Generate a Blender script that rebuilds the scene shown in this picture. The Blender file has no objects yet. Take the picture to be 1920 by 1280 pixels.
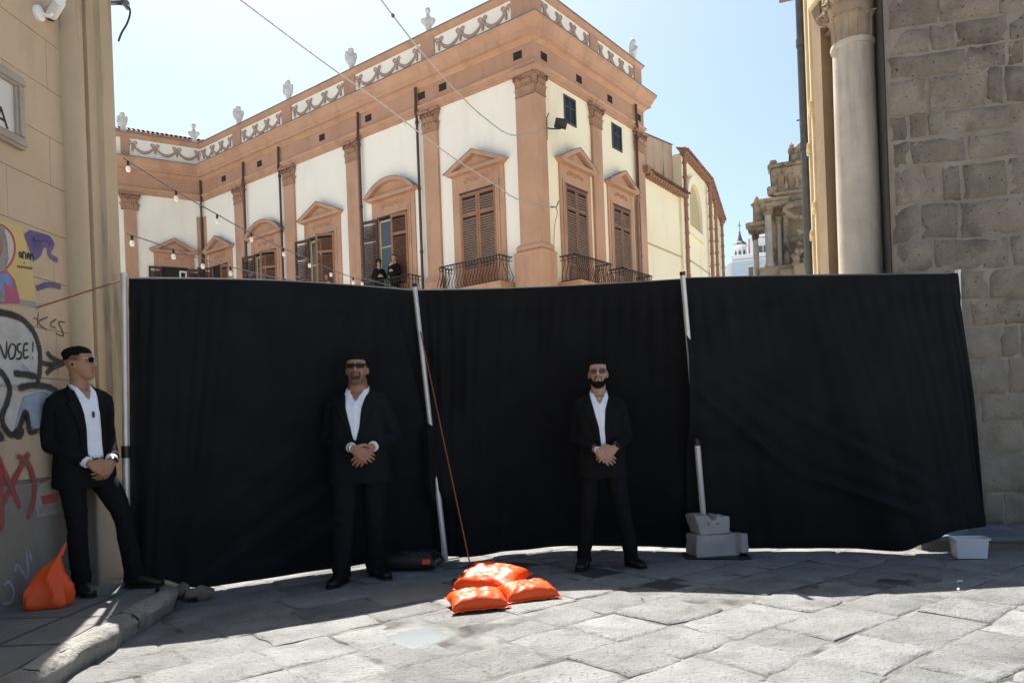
import bpy, bmesh, math, random
from mathutils import Vector, Matrix, noise
from math import sin, cos, pi, radians, sqrt, hypot, atan2, exp
random.seed(7)
SC = bpy.context.scene
COL = SC.collection

# ------------------------------------------------------------------ camera
FPX, ROLL, EYE = 1400.0, radians(2.1), 1.23          # focal length in px of a 1920 px wide frame, roll, eye height
cam_d = bpy.data.cameras.new('camera')
cam = bpy.data.objects.new('camera', cam_d); COL.objects.link(cam)
cam_d.sensor_width = 36.0; cam_d.lens = 36.0 * FPX / 1920.0
cam_d.shift_y = 160.0 / 1920.0                       # rising-front lens: verticals stay parallel
cam_d.clip_start = 0.05; cam_d.clip_end = 3000.0
_r = Vector((cos(ROLL), 0, -sin(ROLL))); _u = Vector((sin(ROLL), 0, cos(ROLL))); _b = Vector((0, -1, 0))
cam.matrix_world = Matrix(((_r.x, _u.x, _b.x, 0), (_r.y, _u.y, _b.y, 0), (_r.z, _u.z, _b.z, EYE), (0, 0, 0, 1)))
SC.camera = cam
SC.render.resolution_x, SC.render.resolution_y = 1024, 682

# ------------------------------------------------------------------ daylight
SUN_AZ, SUN_EL = radians(-18.5), radians(60.0)       # azimuth from +Y towards +X
to_sun = Vector((sin(SUN_AZ) * cos(SUN_EL), cos(SUN_AZ) * cos(SUN_EL), sin(SUN_EL)))
world = bpy.data.worlds.new('World'); SC.world = world; world.use_nodes = True
wn = world.node_tree; bg = wn.nodes['Background']
sky = wn.nodes.new('ShaderNodeTexSky'); sky.sky_type = 'NISHITA'; sky.sun_disc = False
sky.sun_elevation = SUN_EL; sky.sun_rotation = SUN_AZ
sky.air_density = 1.0; sky.dust_density = 2.0; sky.ozone_density = 0.2
tint = wn.nodes.new('ShaderNodeMix'); tint.data_type = 'RGBA'; tint.blend_type = 'MULTIPLY'; tint.inputs[0].default_value = 1.0
tint.inputs[7].default_value = (.95, 1.02, 1.0, 1.0)          # the photograph's cool white balance, the same over the whole sky
wn.links.new(sky.outputs['Color'], tint.inputs[6]); wn.links.new(tint.outputs[2], bg.inputs['Color']); bg.inputs['Strength'].default_value = 0.072
sun_d = bpy.data.lights.new('sun', 'SUN'); sun_d.energy = 5.0; sun_d.angle = radians(0.55); sun_d.color = (1.0, 0.955, 0.88)
sun = bpy.data.objects.new('sun', sun_d); COL.objects.link(sun)
sun.rotation_euler = to_sun.to_track_quat('Z', 'Y').to_euler(); sun.location = (-10, 30, 40)
SC.view_settings.view_transform = 'Standard'; SC.view_settings.look = 'None'
SC.view_settings.exposure = 1.4; SC.view_settings.gamma = 1.0; SC.view_settings.use_curve_mapping = False
SC.cycles.max_bounces = 8; SC.cycles.diffuse_bounces = 5; SC.cycles.use_denoising = True

# ------------------------------------------------------------------ survey helpers (a sight line from the camera to a real surface)
_c, _s = cos(ROLL), sin(ROLL)
def ray(px, py):
    a = (px - 960) / FPX; b = (800 - py) / FPX
    return Vector((a * _c + b * _s, 1.0, -a * _s + b * _c))
def at(px, py, Y):
    r = ray(px, py); return Vector((r.x * Y, Y, EYE + r.z * Y))
def gz(px, py, z=0.0):
    r = ray(px, py); t = (z - EYE) / r.z; return Vector((r.x * t, t, z))

# ------------------------------------------------------------------ materials
MATS = {}
def pmat(name, c1, c2=None, scale=3.0, rough=0.8, bump=0.0, bscale=40.0, metal=0.0, stain=None, stain_scale=(1.5, 1.5, .35),
         stain_lo=.52, stain_hi=.72, rand=0.0, spec=0.4, fleck=None, fleck_scale=60., fleck_lo=.62, sheen=0.0, sss=0.0, coat=0.0, bdist=.01):
    m = bpy.data.materials.new(name); m.use_nodes = True; MATS[name] = m
    nt = m.node_tree; N = nt.nodes; Lk = nt.links.new; b = N['Principled BSDF']
    b.inputs['Roughness'].default_value = rough; b.inputs['Metallic'].default_value = metal
    b.inputs['Specular IOR Level'].default_value = spec
    if sheen: b.inputs['Sheen Weight'].default_value = sheen
    if coat: b.inputs['Coat Weight'].default_value = coat; b.inputs['Coat Roughness'].default_value = .15
    if sss:
        b.inputs['Subsurface Weight'].default_value = sss; b.inputs['Subsurface Radius'].default_value = (.012, .005, .003); b.inputs['Subsurface Scale'].default_value = 1.0
    geo = N.new('ShaderNodeNewGeometry')
    def nz(sc, detail=5, vec=None, ro=.6):
        n = N.new('ShaderNodeTexNoise'); n.inputs['Scale'].default_value = sc; n.inputs['Detail'].default_value = detail; n.inputs['Roughness'].default_value = ro
        Lk(vec if vec else geo.outputs['Position'], n.inputs['Vector']); return n.outputs['Fac']
    def ramp(fac, lo, hi):
        r = N.new('ShaderNodeMapRange'); r.inputs['From Min'].default_value = lo; r.inputs['From Max'].default_value = hi; Lk(fac, r.inputs['Value']); return r.outputs['Result']
    def mix(f, a, bcol, mode='MIX'):
        x = N.new('ShaderNodeMix'); x.data_type = 'RGBA'; x.blend_type = mode
        if isinstance(f, float): x.inputs[0].default_value = f
        else: Lk(f, x.inputs[0])
        for v, i in ((a, 6), (bcol, 7)):
            if isinstance(v, tuple): x.inputs[i].default_value = (*v[:3], 1)
            else: Lk(v, x.inputs[i])
        return x.outputs[2]
    col = mix(ramp(nz(scale), .35, .65), c1, c2) if c2 else c1
    if stain:
        mp = N.new('ShaderNodeMapping'); mp.inputs['Scale'].default_value = stain_scale; Lk(geo.outputs['Position'], mp.inputs['Vector'])
        col = mix(ramp(nz(1.0, 6, mp.outputs['Vector'], .65), stain_lo, stain_hi), col, stain)
    if fleck: col = mix(ramp(nz(fleck_scale, 3), fleck_lo, fleck_lo + .06), col, fleck)
    if rand:
        oi = N.new('ShaderNodeObjectInfo'); r = N.new('ShaderNodeMapRange'); Lk(oi.outputs['Random'], r.inputs['Value'])
        r.inputs['To Min'].default_value = 1 - rand; r.inputs['To Max'].default_value = 1 + rand
        h = N.new('ShaderNodeHueSaturation'); Lk(r.outputs['Result'], h.inputs['Value'])
        if isinstance(col, tuple): h.inputs['Color'].default_value = (*col[:3], 1)
        else: Lk(col, h.inputs['Color'])
        col = h.outputs['Color']
    if isinstance(col, tuple): b.inputs['Base Color'].default_value = (*col[:3], 1)
    else: Lk(col, b.inputs['Base Color'])
    if bump:
        bp = N.new('ShaderNodeBump'); bp.inputs['Strength'].default_value = bump; bp.inputs['Distance'].default_value = bdist
        Lk(nz(bscale, 6, None, .7), bp.inputs['Height']); Lk(bp.outputs['Normal'], b.inputs['Normal'])
    m.diffuse_color = (*c1[:3], 1)
    return m

# ------------------------------------------------------------------ mesh helpers
def link(name, me, mat, parent=None, M=None, kind=None, smooth=None):
    o = bpy.data.objects.new(name, me); COL.objects.link(o)
    if mat is not None and not me.materials: me.materials.append(mat)
    if parent is not None: o.parent = parent
    if M is not None: o.matrix_basis = M
    if kind: o['kind'] = kind
    return o
def shade(me, ang=None):
    if ang is None: return me
    me.polygons.foreach_set('use_smooth', [True] * len(me.polygons))
    if ang < 179: me.set_sharp_from_angle(angle=radians(ang))
    return me
def tag(o, label, cat, group=None, kind=None):
    o['label'] = label; o['category'] = cat
    if group: o['group'] = group
    if kind: o['kind'] = kind
    return o
def thing(name, label, cat, loc=(0, 0, 0), rz=0.0, group=None):
    o = bpy.data.objects.new(name, None); COL.objects.link(o); o.empty_display_size = .1
    o.location = loc; o.rotation_euler = (0, 0, rz)
    return tag(o, label, cat, group)
def T(x, y, z): return Matrix.Translation((x, y, z))
def RZ(a): return Matrix.Rotation(a, 4, 'Z')
def RX(a): return Matrix.Rotation(a, 4, 'X')
def RY(a): return Matrix.Rotation(a, 4, 'Y')
def frame(o, x, y, z):
    return Matrix(((x[0], y[0], z[0], o[0]), (x[1], y[1], z[1], o[1]), (x[2], y[2], z[2], o[2]), (0, 0, 0, 1)))

class MB:
    def __init__(s, M=None): s.v = []; s.f = []; s.M = M
    def add(s, vs, fs):
        k = len(s.v)
        if s.M is not None: vs = [s.M @ Vector(p) for p in vs]
        s.v += [tuple(p) for p in vs]; s.f += [tuple(k + i for i in f) for f in fs]; return s
    def box(s, x0, x1, y0, y1, z0, z1, c=0.0):
        if c <= 0:
            vs = [(x, y, z) for z in (z0, z1) for y in (y0, y1) for x in (x0, x1)]
            return s.add(vs, [(0, 2, 3, 1), (4, 5, 7, 6), (0, 1, 5, 4), (2, 6, 7, 3), (0, 4, 6, 2), (1, 3, 7, 5)])
        bm = bmesh.new(); bmesh.ops.create_cube(bm, size=1)
        for v in bm.verts: v.co = ((x0 + x1) / 2 + v.co.x * (x1 - x0), (y0 + y1) / 2 + v.co.y * (y1 - y0), (z0 + z1) / 2 + v.co.z * (z1 - z0))
        bmesh.ops.bevel(bm, geom=bm.edges[:], offset=c, segments=1, affect='EDGES')
        bm.verts.index_update(); s.add([v.co.copy() for v in bm.verts], [[v.index for v in f.verts] for f in bm.faces]); bm.free(); return s
    def prism(s, poly, z0, z1, axis=2):
        # poly: ccw list of 2D points extruded along an axis (2: xy->z, 1: xz->y, 0: yz->x)
        n = len(poly)
        def P(p, h): return (p[0], p[1], h) if axis == 2 else ((p[0], h, p[1]) if axis == 1 else (h, p[0], p[1]))
        vs = [P(p, z0) for p in poly] + [P(p, z1) for p in poly]
        fs = [tuple(range(n - 1, -1, -1)), tuple(range(n, 2 * n))] + [(i, (i + 1) % n, n + (i + 1) % n, n + i) for i in range(n)]
        return s.add(vs, fs)
    def lathe(s, prof, n=24, c=(0, 0, 0), a0=0, a1=2 * pi, cap=True):
        full = abs(a1 - a0 - 2 * pi) < 1e-6; m = n if full else n + 1; vs = []; fs = []
        for r, z in prof:
            for i in range(m):
                a = a0 + (a1 - a0) * i / n; vs.append((c[0] + r * cos(a), c[1] + r * sin(a), c[2] + z))
        for j in range(len(prof) - 1):
            for i in range(n):
                i2 = (i + 1) % m; fs.append((j * m + i, j * m + i2, (j + 1) * m + i2, (j + 1) * m + i))
        if cap and full: fs.append(tuple(range(m - 1, -1, -1))); k = (len(prof) - 1) * m; fs.append(tuple(range(k, k + m)))
        return s.add(vs, fs)
    def tube(s, pts, rad, n=10, sub=1, cap=True, ref=None, closed_fn=None):
        pts = [Vector(p) for p in pts]; R = [(r if isinstance(r, tuple) else (r, r)) for r in (rad if isinstance(rad, list) else [rad] * len(pts))]
        if sub > 1 and len(pts) > 2:
            P2 = []; R2 = []
            for i in range(len(pts) - 1):
                p0 = pts[max(i - 1, 0)]; p1 = pts[i]; p2 = pts[i + 1]; p3 = pts[min(i + 2, len(pts) - 1)]
                for k in range(sub):
                    t = k / sub
                    P2.append(.5 * ((2 * p1) + (p2 - p0) * t + (2 * p0 - 5 * p1 + 4 * p2 - p3) * t * t + (3 * p1 - p0 - 3 * p2 + p3) * t ** 3))
                    R2.append((R[i][0] * (1 - t) + R[i + 1][0] * t, R[i][1] * (1 - t) + R[i + 1][1] * t))
            P2.append(pts[-1]); R2.append(R[-1]); pts, R = P2, R2
        vs = []; fs = []; S = None
        for i, p in enumerate(pts):
            t = (pts[min(i + 1, len(pts) - 1)] - pts[max(i - 1, 0)])
            t = t.normalized() if t.length > 1e-9 else Vector((0, 0, 1))
            if S is None:
                S = Vector(ref) if ref else (Vector((1, 0, 0)) if abs(t.x) < .9 else Vector((0, 1, 0)))
            S = S - t * S.dot(t); S.normalize(); B = t.cross(S)
            for k in range(n):
                a = 2 * pi * k / n; vs.append(p + S * (R[i][0] * cos(a)) + B * (R[i][1] * sin(a)))
        L = len(pts)
        for i in range(L - 1):
            for k in range(n): fs.append((i * n + k, i * n + (k + 1) % n, (i + 1) * n + (k + 1) % n, (i + 1) * n + k))
        if cap: fs.append(tuple(range(n - 1, -1, -1))); fs.append(tuple(range((L - 1) * n, L * n)))
        return s.add(vs, fs)
    def ell(s, c, r, nu=14, nv=9, M=None):
        vs = []; fs = []
        for j in range(nv + 1):
            ph = -pi / 2 + pi * j / nv
            for i in range(nu):
                a = 2 * pi * i / nu; p = Vector((r[0] * cos(ph) * cos(a), r[1] * cos(ph) * sin(a), r[2] * sin(ph)))
                if M is not None: p = M @ p
                vs.append(Vector(c) + p)
        for j in range(nv):
            for i in range(nu): fs.append((j * nu + i, j * nu + (i + 1) % nu, (j + 1) * nu + (i + 1) % nu, (j + 1) * nu + i))
        return s.add(vs, fs)
    def grid(s, fn, nu, nv, flip=False):
        vs = [fn(i / nu, j / nv) for j in range(nv + 1) for i in range(nu + 1)]; w = nu + 1
        fs = [(j * w + i, j * w + i + 1, (j + 1) * w + i + 1, (j + 1) * w + i) for j in range(nv) for i in range(nu)]
        if flip: fs = [f[::-1] for f in fs]
        return s.add(vs, fs)
    def mesh(s, name='m', ang=None):
        me = bpy.data.meshes.new(name); me.from_pydata(s.v, [], s.f); me.validate(verbose=False); me.update()
        return shade(me, ang)
    def build(s, name, mat, parent=None, M=None, ang=None, kind=None):
        return link(name, s.mesh(name, ang), mat, parent, M, kind)
def fix_normals(me):
    bm = bmesh.new(); bm.from_mesh(me); bmesh.ops.recalc_face_normals(bm, faces=bm.faces); bm.to_mesh(me); bm.free(); return me
def sweep(path, prof, closed=False):
    """sweep a profile [(out, z)] along plan points with mitred corners; 'out' is to the right of travel"""
    n = len(path); rings = []
    for i, p in enumerate(path):
        p = Vector(p[:2])
        d0 = (p - Vector(path[i - 1][:2])).normalized() if i > 0 else None
        d1 = (Vector(path[i + 1][:2]) - p).normalized() if i < n - 1 else None
        if d0 is None: d0 = d1
        if d1 is None: d1 = d0
        n0 = Vector((d0.y, -d0.x)); n1 = Vector((d1.y, -d1.x)); m = (n0 + n1).normalized(); k = 1 / max(.3, m.dot(n0))
        rings.append([(p.x + m.x * o * k, p.y + m.y * o * k, z) for o, z in prof])
    q = len(prof); vs = [v for r in rings for v in r]
    fs = [(i * q + j, (i + 1) * q + j, (i + 1) * q + (j + 1) % q, i * q + (j + 1) % q) for i in range(n - 1) for j in range(q)]
    fs += [tuple(range(q - 1, -1, -1)), tuple(range((n - 1) * q, n * q))]
    mb = MB(); mb.add(vs, fs); return mb
def dup(src, parent, M):
    o = src.copy(); COL.objects.link(o); o.parent = parent; o.matrix_basis = M; return o
def smoothstep(a, b, x):
    t = max(0.0, min(1.0, (x - a) / (b - a))) if a != b else float(x > a); return t * t * (3 - 2 * t)
def text_mesh(txt, size, depth=.002):
    cu = bpy.data.curves.new('lettering', 'FONT'); cu.body = txt; cu.size = size; cu.extrude = depth / 2; cu.align_x = 'CENTER'
    ob = bpy.data.objects.new('lettering', cu); COL.objects.link(ob)
    dg = bpy.context.evaluated_depsgraph_get(); me = bpy.data.meshes.new_from_object(ob.evaluated_get(dg))
    bpy.data.objects.remove(ob); return me
# ------------------------------------------------------------------ material library
m_terra = pmat('terracotta_stucco', (.50, .30, .20), (.44, .26, .17), .9, .9, .35, 30, stain=(.30, .175, .12), stain_lo=.5, stain_hi=.82, stain_scale=(1.8, 1.8, .5))
m_terra_d = pmat('terracotta_frieze', (.46, .265, .18), (.41, .235, .155), .8, .9, .25, 26, stain=(.31, .175, .12), stain_lo=.52, stain_hi=.85)
m_cream = pmat('cream_plaster', (.86, .815, .725), (.82, .775, .685), .5, .92, .12, 18, stain=(.71, .66, .57), stain_lo=.52, stain_hi=.86, stain_scale=(1.2, 1.2, .22))
m_creamR = pmat('bounce_warmed_plaster', (.86, .785, .60), (.82, .745, .565), .5, .92, .12, 18, stain=(.66, .58, .42), stain_lo=.52, stain_hi=.86, stain_scale=(1.2, 1.2, .22))  # cream plaster yellowed for light reflected off the sunlit church opposite
m_swag = pmat('faded_swag_stucco', (.43, .315, .265), (.35, .25, .205), 6, .9, .3, 30)
m_capital = pmat('carved_capital_stucco', (.37, .225, .15), (.28, .16, .105), 5, .9, .4, 40)
m_lead_sky = pmat('lead_skylit_grey', (.22, .24, .27), (.16, .18, .2), 3, .6, .1, 20)  # on the pediments this grey-blue stands for sky light on their tops
m_wood = pmat('brown_louvre_wood', (.215, .105, .062), (.155, .072, .042), 4, .55, .1, 60)
m_wood_l = pmat('orange_brown_shutter_wood', (.31, .15, .078), (.25, .115, .06), 4, .55, .1, 60)
m_wood_w = pmat('weathered_brown_louvre', (.36, .26, .19), (.28, .19, .135), 4, .6, .1, 60)
m_wood_d = pmat('dark_maroon_shutter', (.075, .038, .034), (.055, .027, .025), 4, .55, .1, 60)
m_iron = pmat('wrought_iron', (.035, .028, .026), (.05, .036, .03), 8, .5, metal=.4)
m_pipe = pmat('maroon_drainpipe', (.085, .042, .042), (.06, .03, .03), 5, .45)
m_vent = pmat('black_vent_grille', (.03, .027, .027), (.045, .04, .04), 8, .7)
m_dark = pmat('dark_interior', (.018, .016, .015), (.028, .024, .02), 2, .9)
m_glass = pmat('window_glass', (.05, .055, .05), None, 1, .06, spec=.8)
m_win_fr = pmat('dark_olive_window_frame', (.075, .072, .058), (.055, .053, .042), 5, .7)
m_joinery = pmat('pale_olive_joinery', (.42, .40, .25), (.36, .34, .21), 5, .5)
m_white = pmat('white_paint', (.78, .78, .77), None, 1, .5)
m_bust = pmat('weathered_white_marble', (.60, .585, .56), (.50, .49, .47), 6, .75, .2, 40, stain=(.30, .29, .28), stain_scale=(3, 3, 2), stain_lo=.58, stain_hi=.75)
m_tile = pmat('clay_roof_tile', (.36, .19, .12), (.25, .13, .085), 5, .9, .3, 30, rand=.25)
m_whitewash = pmat('whitewashed_band', (.75, .78, .82), (.68, .71, .75), 1, .9)
m_yellow = pmat('pale_yellow_plaster', (.85, .77, .56), (.81, .725, .52), .4, .92, .12, 12, stain=(.62, .54, .38), stain_scale=(.8, .8, .25), stain_lo=.56, stain_hi=.85)
m_yellow_d = pmat('ochre_niche_plaster', (.46, .385, .22), (.42, .35, .2), .4, .92, .12, 12)
m_brownwall = pmat('stained_pink_brown_plaster', (.46, .33, .235), (.40, .28, .195), .4, .92, .15, 12, stain=(.045, .042, .042), stain_scale=(1.6, 1.6, .16), stain_lo=.52, stain_hi=.62)
m_claypipe = pmat('clay_downpipe', (.33, .18, .12), (.26, .135, .09), 5, .8)
m_old = pmat('weathered_carved_stone', (.36, .285, .205), (.26, .20, .145), 1.2, .95, .6, 6, stain=(.055, .048, .042), stain_scale=(.8, .8, .5), stain_lo=.50, stain_hi=.66, bdist=.05)
m_oldcol = pmat('grey_marble_shaft', (.42, .385, .34), (.34, .31, .27), 1.5, .8, .2, 12)
m_blue = pmat('pale_blue_plaster', (.42, .50, .60), (.37, .45, .55), .3, .9)
m_bluew = pmat('far_white_plaster', (.66, .68, .70), (.60, .62, .64), .3, .9)
m_slate = pmat('slate_roof', (.12, .12, .13), (.09, .09, .1), 2, .7)
m_stone_lo = pmat('pale_tuff_block', (.27, .24, .20), (.20, .178, .15), 3.2, .95, .9, 14, stain=(.16, .135, .11), stain_scale=(3, 3, 2.4), stain_lo=.48, stain_hi=.7, rand=.12, fleck=(.08, .07, .06), fleck_scale=30, fleck_lo=.66, bdist=.03)
m_stone = pmat('tuff_block', (.30, .25, .20), (.21, .172, .14), 2.8, .95, 1.0, 12, stain=(.115, .092, .075), stain_scale=(2.4, 2.4, 1.8), stain_lo=.5, stain_hi=.72, rand=.16, fleck=(.06, .05, .045), fleck_scale=30, fleck_lo=.63, bdist=.04)
m_mortar = pmat('lime_mortar', (.31, .265, .215), (.23, .195, .16), 3, .95, .8, 30, bdist=.015)
m_mortar_lo = pmat('beige_render', (.36, .30, .225), (.27, .225, .17), 1.8, .95, .6, 18, stain=(.19, .16, .13), stain_lo=.5, stain_hi=.75)
m_sidewall = pmat('golden_limestone', (.66, .54, .37), (.57, .45, .29), 1.6, .9, .4, 14, stain=(.36, .27, .17), stain_scale=(2, 2, .4), stain_lo=.5, stain_hi=.75)
m_sidebrown = pmat('brown_limestone', (.30, .21, .125), (.22, .15, .09), 2, .9, .4, 14)
m_nook = pmat('shade_dark_stone', (.07, .06, .052), (.045, .04, .036), 2, .95, .4, 12)  # stone colour darkened to stand for the shade inside the column nook
m_column = pmat('veined_marble_column', (.60, .53, .445), (.47, .41, .34), 2.4, .72, .4, 20, stain=(.33, .26, .20), stain_scale=(5, 5, .6), stain_lo=.5, stain_hi=.75, fleck=(.22, .17, .14), fleck_scale=26, fleck_lo=.72)
m_colcap = pmat('carved_capital_stone', (.42, .33, .24), (.30, .225, .16), 5, .9, .5, 26, bdist=.015)
m_zinc = pmat('zinc_drainpipe', (.10, .105, .11), (.07, .075, .08), 4, .45, metal=.3)
m_beige = pmat('beige_stucco', (.50, .385, .275), (.45, .34, .24), .9, .92, .4, 22, stain=(.34, .265, .185), stain_scale=(1.6, 1.6, .5), stain_lo=.52, stain_hi=.8)
m_beige_p = pmat('stained_beige_pilaster', (.46, .37, .26), (.40, .315, .215), .9, .92, .35, 22, stain=(.14, .105, .075), stain_scale=(6, 6, .55), stain_lo=.56, stain_hi=.75)
m_plinth = pmat('grey_cement_plinth', (.25, .225, .195), (.20, .18, .16), 1.4, .95, .5, 20, stain=(.13, .115, .10), stain_lo=.52, stain_hi=.8)
m_marble = pmat('white_marble_plaque', (.62, .61, .59), (.54, .53, .51), 3, .5)
m_marble_fr = pmat('grey_marble_frame', (.36, .31, .26), (.28, .24, .2), 6, .7, .3, 30)
m_ink = pmat('black_ink', (.03, .03, .03), None, 1, .8)
m_sp_black = pmat('black_spray_paint', (.022, .022, .024), (.05, .047, .045), 14, .7)
m_sp_white = pmat('white_spray_paint', (.50, .49, .48), (.40, .38, .35), 7, .8)
m_sp_blue = pmat('pale_blue_spray_paint', (.20, .27, .40), (.37, .41, .47), 6, .8)
m_sp_purple = pmat('purple_spray_paint', (.085, .062, .17), (.14, .11, .23), 9, .8)
m_sp_red = pmat('red_spray_paint', (.30, .045, .05), (.26, .09, .08), 9, .8)
m_sp_grey = pmat('grey_spray_paint', (.36, .37, .42), (.28, .28, .31), 9, .8)
m_poster = pmat('yellow_poster_paper', (.56, .42, .17), (.52, .39, .16), 3, .5)
m_p_halo = pmat('poster_halo_print', (.50, .46, .42), (.46, .42, .36), 12, .5)
m_p_red = pmat('poster_red_print', (.36, .05, .06), None, 1, .5)
m_p_hood = pmat('poster_grey_print', (.17, .16, .16), (.30, .28, .27), 20, .5)
m_p_skin = pmat('poster_tan_print', (.30, .15, .09), (.24, .11, .07), 20, .5)
m_p_pink = pmat('poster_pink_print', (.42, .10, .16), (.32, .09, .20), 14, .5)
m_p_blue = pmat('poster_blue_print', (.10, .19, .45), (.2, .28, .5), 14, .5)
m_p_band = pmat('poster_grey_band', (.30, .28, .25), None, 1, .5)
m_slab = pmat('paving_stone', (.265, .265, .262), (.195, .195, .195), 3.4, .82, 1.0, 30, stain=(.125, .123, .117), stain_scale=(2.6, 2.6, 2.6), stain_lo=.50, stain_hi=.74, rand=.18, fleck=(.07, .068, .064), fleck_scale=48, fleck_lo=.61, bdist=.03)
m_slab_slate = pmat('blue_grey_slate_slab', (.115, .14, .148), (.10, .122, .13), 5, .6, .2, 40)
m_slab_dark = pmat('dark_basalt_slab', (.05, .054, .058), (.04, .043, .047), 6, .6, .3, 50)
m_slab_rust = pmat('warm_worn_slab', (.24, .225, .20), (.20, .185, .165), 4, .85, .5, 34, fleck=(.15, .125, .10), fleck_scale=45, fleck_lo=.6)
m_joint = pmat('sandy_joint', (.20, .196, .188), (.045, .043, .04), 4, .95, .9, 30, bdist=.012)
m_plaza = pmat('pale_plaza_paving', (.50, .475, .43), (.44, .42, .38), 1.5, .9, .4, 12)  # unseen plaza made paler so it bounces light onto the palace
m_pave = pmat('grey_pavement_stone', (.20, .195, .19), (.155, .15, .148), 2.5, .8, .5, 26, stain=(.11, .105, .1), stain_lo=.5, stain_hi=.78, rand=.1, bdist=.035)
m_kerb = pmat('worn_kerb_stone', (.36, .345, .315), (.26, .25, .228), 4, .9, .8, 22, stain=(.15, .14, .125), stain_lo=.48, stain_hi=.7, rand=.1, bdist=.06, fleck=(.12, .11, .10), fleck_scale=30, fleck_lo=.62)
m_step = pmat('brown_stone_step', (.20, .165, .135), (.15, .12, .10), 3, .85, .5, 22)
m_bluestone = pmat('blue_grey_step_slab', (.13, .17, .20), (.11, .145, .17), 3, .6, .2, 22)
m_orange = pmat('orange_pvc', (.80, .088, .009), (.74, .076, .007), 4, .42, .25, 7, spec=.4, bdist=.03)
m_blackpvc = pmat('black_pvc', (.010, .011, .013), (.016, .017, .019), 5, .4, .2, 14, bdist=.02)
m_alu = pmat('painted_aluminium_pole', (.60, .60, .60), (.52, .52, .53), 6, .38, metal=.35)
m_blackpl = pmat('black_plastic', (.014, .014, .015), None, 1, .4)
m_rope = pmat('rust_orange_rope', (.27, .09, .035), (.2, .065, .03), 40, .9)
m_block = pmat('grey_concrete_block', (.40, .39, .385), (.33, .32, .315), 9, .95, .9, 70, bdist=.01)
m_tub = pmat('white_plastic_tub', (.66, .68, .76), (.6, .62, .70), 3, .35)
m_wire = pmat('black_cable', (.03, .03, .032), None, 1, .6)
m_wire_l = pmat('pale_cable_of_lights', (.42, .41, .38), (.22, .22, .21), 30, .6)
m_bulb = pmat('frosted_bulb', (.80, .80, .78), None, 1, .2, spec=.6)
m_skin1 = None
m_suit = pmat('black_suit_wool', (.0105, .0112, .0125), (.008, .0085, .0095), 30, .88, .25, 160, spec=.10)
m_suit2 = pmat('blue_black_suit_wool', (.0085, .0125, .0145), (.0065, .0095, .0112), 30, .85, .25, 160, spec=.12)
m_shirt = pmat('white_shirt_cotton', (.80, .84, .93), (.76, .80, .90), 14, .85, .25, 50, bdist=.004)
m_leather = pmat('black_leather', (.010, .010, .011), None, 1, .34, .1, 60)
m_hair = pmat('black_hair', (.007, .0065, .0065), (.011, .010, .0095), 60, .9, .8, 160, bdist=.006, spec=.1)
m_beardg = pmat('grey_goatee_hair', (.16, .155, .15), (.05, .046, .043), 45, .7, .8, 160, bdist=.005)
m_lens = pmat('dark_lens', (.008, .009, .009), None, 1, .12, spec=.25)
m_lens2 = pmat('tinted_brown_lens', (.055, .045, .04), None, 1, .12, spec=.3)
m_metal = pmat('polished_steel', (.62, .62, .62), None, 1, .22, metal=1.0)
m_gold = pmat('gold', (.75, .5, .2), None, 1, .25, metal=1.0)
m_curtain = pmat('black_drape_cloth', (.0085, .0094, .0118), (.0058, .0064, .0082), 3, .8, .35, 210, spec=.15, sheen=.015, fleck=(.024, .024, .026), fleck_scale=420, fleck_lo=.66, bdist=.003, stain=(.0108, .0114, .0132), stain_scale=(2.5, 2.5, 2.5), stain_lo=.56, stain_hi=.72)
# ================================================================== GROUND
g = MB(); g.add([(-600, -300, -.014), (600, -300, -.014), (600, 900, -.014), (-600, 900, -.014)], [(0, 1, 2, 3)])
ground = g.build('ground', m_plaza, kind='structure')
bed = MB(); bed.add([(-7, 1.2, -.010), (9, 1.2, -.010), (9, 8.4, -.010), (-7, 8.4, -.010)], [(0, 1, 2, 3)])
street = bed.build('street_paving', m_joint, kind='structure')

SL_A = radians(39.0); e1 = Vector((cos(SL_A), sin(SL_A))); e2 = Vector((-sin(SL_A), cos(SL_A)))
def slab_mesh(corners, h, seed):
    rnd = random.Random(seed)
    c = sum((Vector(p) for p in corners), Vector((0, 0))) / 4
    per = []
    for i in range(4):
        a = Vector(corners[i]); b = Vector(corners[(i + 1) % 4]); n = 4
        for k in range(n):
            t = k / n; p = a.lerp(b, t)
            j = .017 if k else .016
            p = p + Vector((rnd.uniform(-j, j), rnd.uniform(-j, j)))
            if k == 0: p = p.lerp(c, rnd.uniform(.0, .06))
            per.append(p)
    n = len(per); tx, ty = rnd.uniform(-.012, .012), rnd.uniform(-.012, .012)
    def z(p): return h + (p.x - c.x) * tx + (p.y - c.y) * ty
    vs = []; fs = []
    for k, (ins, dz) in enumerate(((0, -.035), (0, -.010), (.010, -.0025), (.030, .0))):
        for p in per:
            d = (c - p); q = p + d.normalized() * ins
            zz = z(q) + dz + (rnd.uniform(-.0016, .0016) if k else 0)
            vs.append((q.x - c.x, q.y - c.y, zz))
    for k in range(3):
        for i in range(n): fs.append((k * n + i, k * n + (i + 1) % n, (k + 1) * n + (i + 1) % n, (k + 1) * n + i))
    fs.append(tuple(range(3 * n, 4 * n)))
    me = bpy.data.meshes.new('paving_slab'); me.from_pydata(vs, [], fs); me.update(); shade(me, 40)
    return me, c
special = [((-.62, 5.45), m_slab_rust, None)]
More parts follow.
